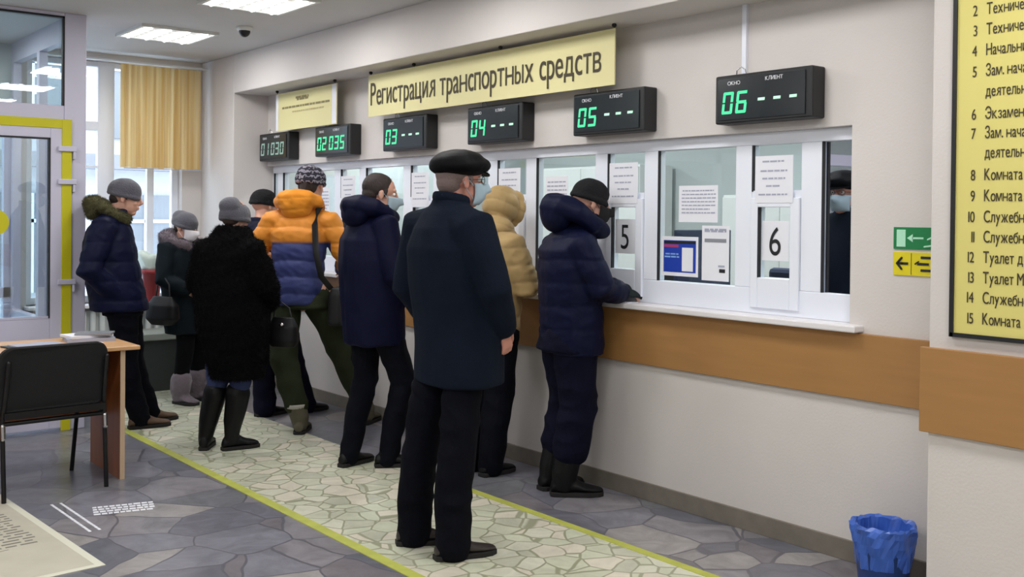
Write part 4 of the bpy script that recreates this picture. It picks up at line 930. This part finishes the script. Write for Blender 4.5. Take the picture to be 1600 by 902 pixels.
s = shoe('boot', (-.07, .09), 14, C['bootb'], .29, 'boot', .25, (.064, .072), r, 1.2, cuff=C['cuffw']); shoe('boot', (-.045, -.08), -15, C['bootb'], .29, 'boot', .25, (.064, .072), r, 1.2, cuff=C['cuffw'])
s = S(); hand(s, (.235, -.14, 1.095), (1, .1, -.1), (0, 1, .3), 1.2, 1.3, palm=(0, .2, -1)); s.tube([(.19, -.155, 1.10), (.27, -.135, 1.10)], [.054, .044], 12); remesh(s, 'glove', C['glove'], r, .005, 2)
s = S(); hand(s, (.22, .12, 1.085), (.9, -.5, 0), (0, -1, .3), .5, 1.12, palm=(0, 0, -1)); s.tube([(.19, .14, 1.085), (.22, .12, 1.085)], [.042, .035], 12); remesh(s, 'glove', C['glove'], r, .005, 2)
beanie(r, T, R_, C['knitdk'], low=-.004); facemask(r, T, C['maskb'], low=-.002)

# ---------------------------------------------------------------- 3 dark-haired masked man with bent knee
J = base_J(1.75, hipL=(-.05, .09, .9), hipR=(-.03, -.09, .9), knL=(-.05, .08, .5), knR=(.115, -.10, .50), anL=(-.15, .08, .09), anR=(.03, -.07, .09), chest=(-.05, 0, 1.27), neck=(-.03, 0, 1.5), shL=(-.07, .17, 1.44), shR=(-.06, -.17, 1.44),
    elL=(-.05, .24, 1.15), elR=(-.02, -.24, 1.15), wrL=(.15, .16, 1.02), wrR=(.14, -.15, 1.0), head=(.012, .02, 1.625), yaw=-20, pitch=8, ftL=22, ftR=-20, thR=(0, .5, 1), thL=(0, -.5, 1))
r, R_, T = person('person', 'dark-haired man in face mask and long navy hooded coat, one knee bent', (3.25, 5.30), -5, J)
coat(r, J, [[.735, -.035, .165, .20], [.9, -.04, .168, .21], [1.05, -.055, .168, .21], [1.2, -.065, .165, .21], [1.35, -.07, .155, .20], [1.44, -.06, .125, .16], [1.51, -.045, .085, .10], [1.56, -.03, .078, .08]], C['inkj'], folds(13, .007, 3, (1, 1, .5)), (.080, .070, .058))
hood_down(r, C['inkj'], (-.055, 0, 1.515), .16, .115, .078, .02)
trousers(r, J, C['blacktr'], (.10, .074, .058), .93, 9, .006, .05)
shoe('shoe', (-.155, .085), 22, C['bootb'], .28, par=r, wide=.95); shoe('shoe', (.03, -.065), -20, C['bootb'], .28, par=r, wide=.95)
hair_cap(r, T, R_, C['hair']); facemask(r, T, C['mask'])

# ---------------------------------------------------------------- 4 orange and blue puffer
J = base_J(1.8, hipL=(-.02, .11, .93), hipR=(.02, -.09, .93), knL=(-.10, .10, .50), knR=(.14, -.25, .52), anL=(-.12, -.03, .09), anR=(.26, -.40, .09), chest=(.02, .03, 1.3), neck=(.04, .02, 1.53), shL=(.0, .21, 1.45), shR=(.02, -.17, 1.45),
    elL=(.02, .365, 1.21), elR=(.05, -.295, 1.21), wrL=(.27, .27, 1.10), wrR=(.29, -.21, 1.10), head=(.09, -.03, 1.70), yaw=-12, ftL=8, ftR=-8, hk=1.04, thR=(0, .5, 1), thL=(0, -.5, 1))
r, R_, T = person('person', 'person in orange and blue puffer jacket with patterned beanie, legs wide apart', (3.368, 6.507), 45, J)
coat(r, J, [[.875, .0, .155, .185, .045], [.95, .0, .16, .185, .04], [1.1, .0, .155, .178, .035], [1.25, .0, .16, .185, .03], [1.38, .0, .16, .20, .025], [1.46, .01, .13, .165, .02], [1.53, .03, .09, .10, .01], [1.58, .04, .08, .085, 0]], C['twotone'], puffs(4, .115, .014, .03), (.088, .082, .062), name='puffer_jacket')
hood_down(r, C['orange'], (.02, .03, 1.555), .155, .105, .085, .03, disp=puffs(6, .08, .008, .01))
trousers(r, J, C['olive'], (.105, .092, .076), .93, 10, .007, .185)
shoe('boot', (-.12, -.03), 8, C['khaki'], .29, 'boot', .20, (.058, .068), r, 1.1, cuff=C['cuffw']); shoe('boot', (.26, -.40), -8, C['khaki'], .29, 'boot', .20, (.058, .068), r, 1.1, cuff=C['cuffw'])
beanie(r, T, R_, C['pattern'], 1.12, slouch=.01); hair_cap(r, T, R_, C['hair'], back=1)
sb = empty('shoulder_bag', (3.368, 6.507, 0), math.radians(45), 'black bag on a long strap over the orange puffer shoulder', 'bag')
s = S(); pts = [(.10, -.10, 1.47), (.03, -.12, 1.558), (-.06, -.125, 1.535), (-.155, -.13, 1.43), (-.195, -.15, 1.25), (-.20, -.19, 1.08), (-.13, -.24, .99)]; s.tube(pts, [(.022, .004)] * 7, 10, ref=(1, 0, .3)); s.obj('strap', C['strap'], sb, smooth=True)
s = S(); s.secs([[.74, -.05, .10, .045, -.27], [.76, -.05, .12, .055, -.27], [.95, -.05, .12, .05, -.27], [1.0, -.05, .11, .03, -.27]], pw=4); remesh(s, 'bag_body', C['strap'], sb, .008, 3)

# ---------------------------------------------------------------- 5 black fur coat woman
J = base_J(1.58, hipL=(.0, .08, .82), hipR=(.0, -.09, .82), knL=(.0, .06, .43), knR=(.02, -.09, .43), anL=(-.005, .145, .09), anR=(.03, -.03, .09), chest=(.0, -.03, 1.13), neck=(.02, -.03, 1.35), shL=(-.02, .115, 1.265), shR=(-.02, -.175, 1.265),
    elL=(.0, .20, 1.05), elR=(.0, -.27, 1.05), wrL=(.19, .12, 1.0), wrR=(.16, -.20, .93), head=(.045, -.035, 1.475), yaw=-10, hk=.94, ftL=10, ftR=-35)
r, R_, T = person('person', 'woman in black fur coat and high boots seen from behind', (2.68, 6.20), 35, J)
s_ = [[.465, .01, .145, .165, -.08], [.6, .01, .165, .20, -.065], [.8, .0, .175, .235, -.045], [1.0, .0, .175, .235, -.02], [1.15, .0, .17, .225, -.015], [1.26, .0, .155, .20, -.02], [1.34, .005, .125, .145, -.028], [1.42, .015, .09, .095, -.03]]
o = coat(r, J, s_, C['blackfur'], furry(3, .006), (.098, .088, .072), name='fur_coat', voxel=.010); tufts(o, 16000, .022, C['blackfur'], 2)
trousers(r, J, C['jeans'], (.10, .068, .044), .88, 3, .002, .31, name='jeans')
shoe('boot', (-.005, .145), 22, C['bootb'], .25, 'boot', .37, (.044, .072), r, .9, .025, folds(5, .003, 6)); shoe('boot', (.03, -.03), -38, C['bootb'], .25, 'boot', .37, (.044, .072), r, .9, .012, folds(6, .003, 6))
beanie(r, T, R_, C['knitg'], 1.0, slouch=.006, low=.03); hair_cap(r, T, R_, C['hairb'], .85)
fb_ = empty('handbag', (2.68, 6.20, 0), math.radians(35), 'small dark bag with pale clasp held right of the fur coat', 'bag')
s = S(); s.secs([[.65, .16, .04, .08, -.31], [.69, .16, .06, .105, -.31], [.78, .16, .05, .10, -.31], [.84, .16, .02, .075, -.31]], pw=2.6); remesh(s, 'bag_body', C['bootb'], fb_, .007, 3)
S().tube([(.16, -.24, .83), (.165, -.25, .90), (.17, -.29, .935), (.165, -.35, .90), (.16, -.37, .83)], [.005] * 5, 8).obj('bag_handle', C['strap'], fb_, smooth=True)
S().ell((.10, -.33, .80), (.012, .018, .012), 10, 6).obj('clasp', M['chrome'], fb_, smooth=True)

# ---------------------------------------------------------------- 6 half hidden person at the far hatch
J = base_J(1.68, hipL=(.05, .07, .88), hipR=(.05, -.10, .88), knL=(.03, .02, .48), knR=(.16, -.12, .48), anL=(-.02, -.06, .09), anR=(.28, -.15, .09), chest=(.05, .08, 1.22), neck=(.08, .14, 1.42), shL=(.03, .28, 1.35), shR=(.05, -.06, 1.37),
    elL=(.1, .34, 1.12), elR=(.12, -.10, 1.12), wrL=(.30, .22, 1.08), wrR=(.32, -.04, 1.08), head=(.14, .19, 1.56), ftL=0, ftR=-5, thR=(0, .5, 1), thL=(0, -.5, 1))
r, R_, T = person('person', 'person in black jacket and dark blue trousers mostly hidden behind the orange puffer', (3.38, 7.16), 10, J)
coat(r, J, [[.80, .04, .15, .20, .0], [1.0, .04, .155, .205, .03], [1.2, .04, .155, .205, .08], [1.33, .05, .145, .19, .11], [1.41, .07, .11, .14, .13], [1.47, .08, .08, .09, .14]], C['inkj'], puffs(9, .12, .008, 0), (.08, .07, .055), name='jacket')
trousers(r, J, C['navytr'], (.105, .085, .08), .92, 12, .007, .05)
shoe('shoe', (-.02, -.06), 0, C['bootb'], .28, par=r); shoe('shoe', (.28, -.15), -5, C['bootb'], .28, par=r)
beanie(r, T, R_, C['knitdk']); 

# ---------------------------------------------------------------- 7 man in olive-trimmed hood leaning by the door
J = base_J(1.72, hipL=(.09, .09, .88), hipR=(.07, -.09, .88), knL=(.135, .13, .48), knR=(.09, -.05, .48), anL=(.26, .20, .09), anR=(.19, .0, .09), chest=(-.02, 0, 1.24), neck=(.0, 0, 1.47), shL=(-.05, .17, 1.40), shR=(-.05, -.17, 1.40),
    elL=(-.12, .24, 1.13), elR=(-.14, -.24, 1.11), wrL=(.06, .14, .95), wrR=(.05, -.15, .94), head=(.085, 0, 1.60), yaw=-10, pitch=6, ftL=25, ftR=14)
r, R_, T = person('person', 'man in grey beanie and navy puffer with olive fur hood by the glazed door', (2.30, 7.24), -18, J)
coat(r, J, [[.83, .05, .19, .215], [.88, .045, .19, .22], [1.0, .02, .185, .22], [1.15, -.005, .18, .22], [1.3, -.02, .17, .215], [1.39, -.015, .14, .18], [1.46, .0, .10, .12], [1.52, .015, .085, .09]], C['navyj'], puffs(11, .13, .009, 0), (.09, .082, .068), name='puffer_jacket')
o = hood_down(r, C['olivefur'], (-.01, 0, 1.50), .155, .12, .062, .045, disp=furry(2, .006)); tufts(o, 5000, .022, C['olivefur'], 5, down=.2)
trousers(r, J, C['blacktr'], (.105, .078, .068), .9, 14, .006, .07)
shoe('boot', (.29, .20), 25, C['suede'], .29, 'boot', .16, (.052, .056), r, 1.05); shoe('boot', (.22, .0), 14, C['suede'], .29, 'boot', .16, (.052, .056), r, 1.05)
beanie(r, T, R_, C['knitg'], 1.05); hair_cap(r, T, R_, C['hair'], .9)

# ---------------------------------------------------------------- 8 white-masked woman with grey fur collar
J = base_J(1.50, hipL=(.0, .07, .78), hipR=(.0, -.07, .78), knL=(.01, .08, .42), knR=(.01, -.09, .42), anL=(-.02, .09, .09), anR=(-.02, -.10, .09), chest=(-.04, -.06, 1.07), neck=(-.05, -.05, 1.27), shL=(-.08, .09, 1.21), shR=(-.08, -.21, 1.21),
    elL=(-.05, .14, .98), elR=(-.05, -.27, .98), wrL=(.12, .08, .92), wrR=(.10, -.19, .90), head=(-.03, -.05, 1.385), yaw=5, pitch=10, hk=.92, curlR=.9, curlL=.9)
r, R_, T = person('person', 'woman in white mask with grey fur collar and dark coat beside the window', (3.15, 7.95), -62, J)
coat(r, J, [[.555, -.02, .15, .19, -.02], [.7, -.03, .15, .19, -.03], [.9, -.05, .145, .175, -.05], [1.05, -.065, .145, .175, -.06], [1.17, -.07, .135, .165, -.06], [1.24, -.065, .11, .13, -.055], [1.30, -.06, .08, .09, -.05]], C['petrol'], folds(21, .006, 4, (1, 1, .5)), (.074, .066, .056))
o = hood_down(r, C['greyfur'], (-.065, -.05, 1.275), .145, .115, .07, .02, disp=furry(4, .006), name='fur_collar'); tufts(o, 5000, .022, C['greyfur'], 6, down=.2)
trousers(r, J, C['leg'], (.090, .068, .050), .85, 15, .002, .10, name='leggings')
shoe('boot', (-.02, .10), 15, C['greyfur'], .24, 'boot', .19, (.066, .080), r, 1.2, disp=furry(8, .004)); shoe('boot', (-.02, -.10), -5, C['greyfur'], .24, 'boot', .19, (.066, .080), r, 1.2, disp=furry(9, .004))
beanie(r, T, R_, C['knitg'], .96, slouch=.008); facemask(r, T, C['maskw']); hair_cap(r, T, R_, C['hairb'], .82)
hb = empty('handbag', (3.15, 7.95, 0), math.radians(-62), 'black handbag hanging on the arm of the white-masked woman', 'bag')
s = S(); s.secs([[.64, -.02, .10, .04, -.31], [.69, -.02, .15, .07, -.31], [.79, -.02, .14, .06, -.31], [.86, -.02, .09, .02, -.31]], pw=2.6); remesh(s, 'bag_body', C['bootb'], hb, .008, 3)
S().tube([(-.09, -.31, .84), (-.07, -.31, .95), (-.02, -.305, 1.02), (.04, -.31, .95), (.05, -.31, .84)], [.006] * 5, 8).obj('bag_handle', C['strap'], hb, smooth=True)

# ---------------------------------------------------------------- 9 beige hooded puffer
J = base_J(1.66, hipL=(.0, .09, .86), hipR=(.0, -.09, .86), knL=(-.02, .09, .47), knR=(.0, -.09, .47), anL=(-.07, .09, .09), anR=(-.06, -.08, .09), chest=(.01, 0, 1.2), neck=(.06, 0, 1.40), shL=(.0, .17, 1.33), shR=(.0, -.17, 1.33),
    elL=(.02, .25, 1.10), elR=(.06, -.25, 1.08), wrL=(.17, .15, 1.09), wrR=(.17, -.15, 1.09), head=(.115, 0, 1.55), pitch=12, thR=(0, .5, 1), thL=(0, -.5, 1), curlL=.8, curlR=.8)
r, R_, T = person('person', 'person in beige hooded puffer coat at the counter behind the flat cap man', (3.69, 4.80), 10, J)
coat(r, J, [[.70, .0, .13, .185], [.85, .0, .15, .195], [1.0, .0, .155, .205], [1.15, .0, .158, .21], [1.28, .005, .152, .205], [1.36, .025, .125, .165], [1.43, .05, .10, .12]], C['beige'], puffs(17, .10, .009, .02), (.088, .078, .058), name='puffer_coat')
s = S(); s.ell(T(-.018, 0, .012), (.118, .105, .118), 24, 14); s.ell((.03, 0, 1.425), (.11, .135, .075), 22, 12); s.tube([T(.075 , .088 * math.sin(w), .005 + .10 * math.cos(w)) for w in np.linspace(-2.6, 2.6, 17)], [.022] * 17, 8, ref=(1, 0, 0))
remesh(s, 'hood', C['beige'], r, .008, 4, puffs(18, .075, .007, .02, .4))
trousers(r, J, C['blacktr'], (.11, .088, .075), .9, 18, .006, .05)
shoe('shoe', (-.07, .09), 5, C['bootb'], .26, par=r); shoe('shoe', (-.06, -.08), -5, C['bootb'], .26, par=r)
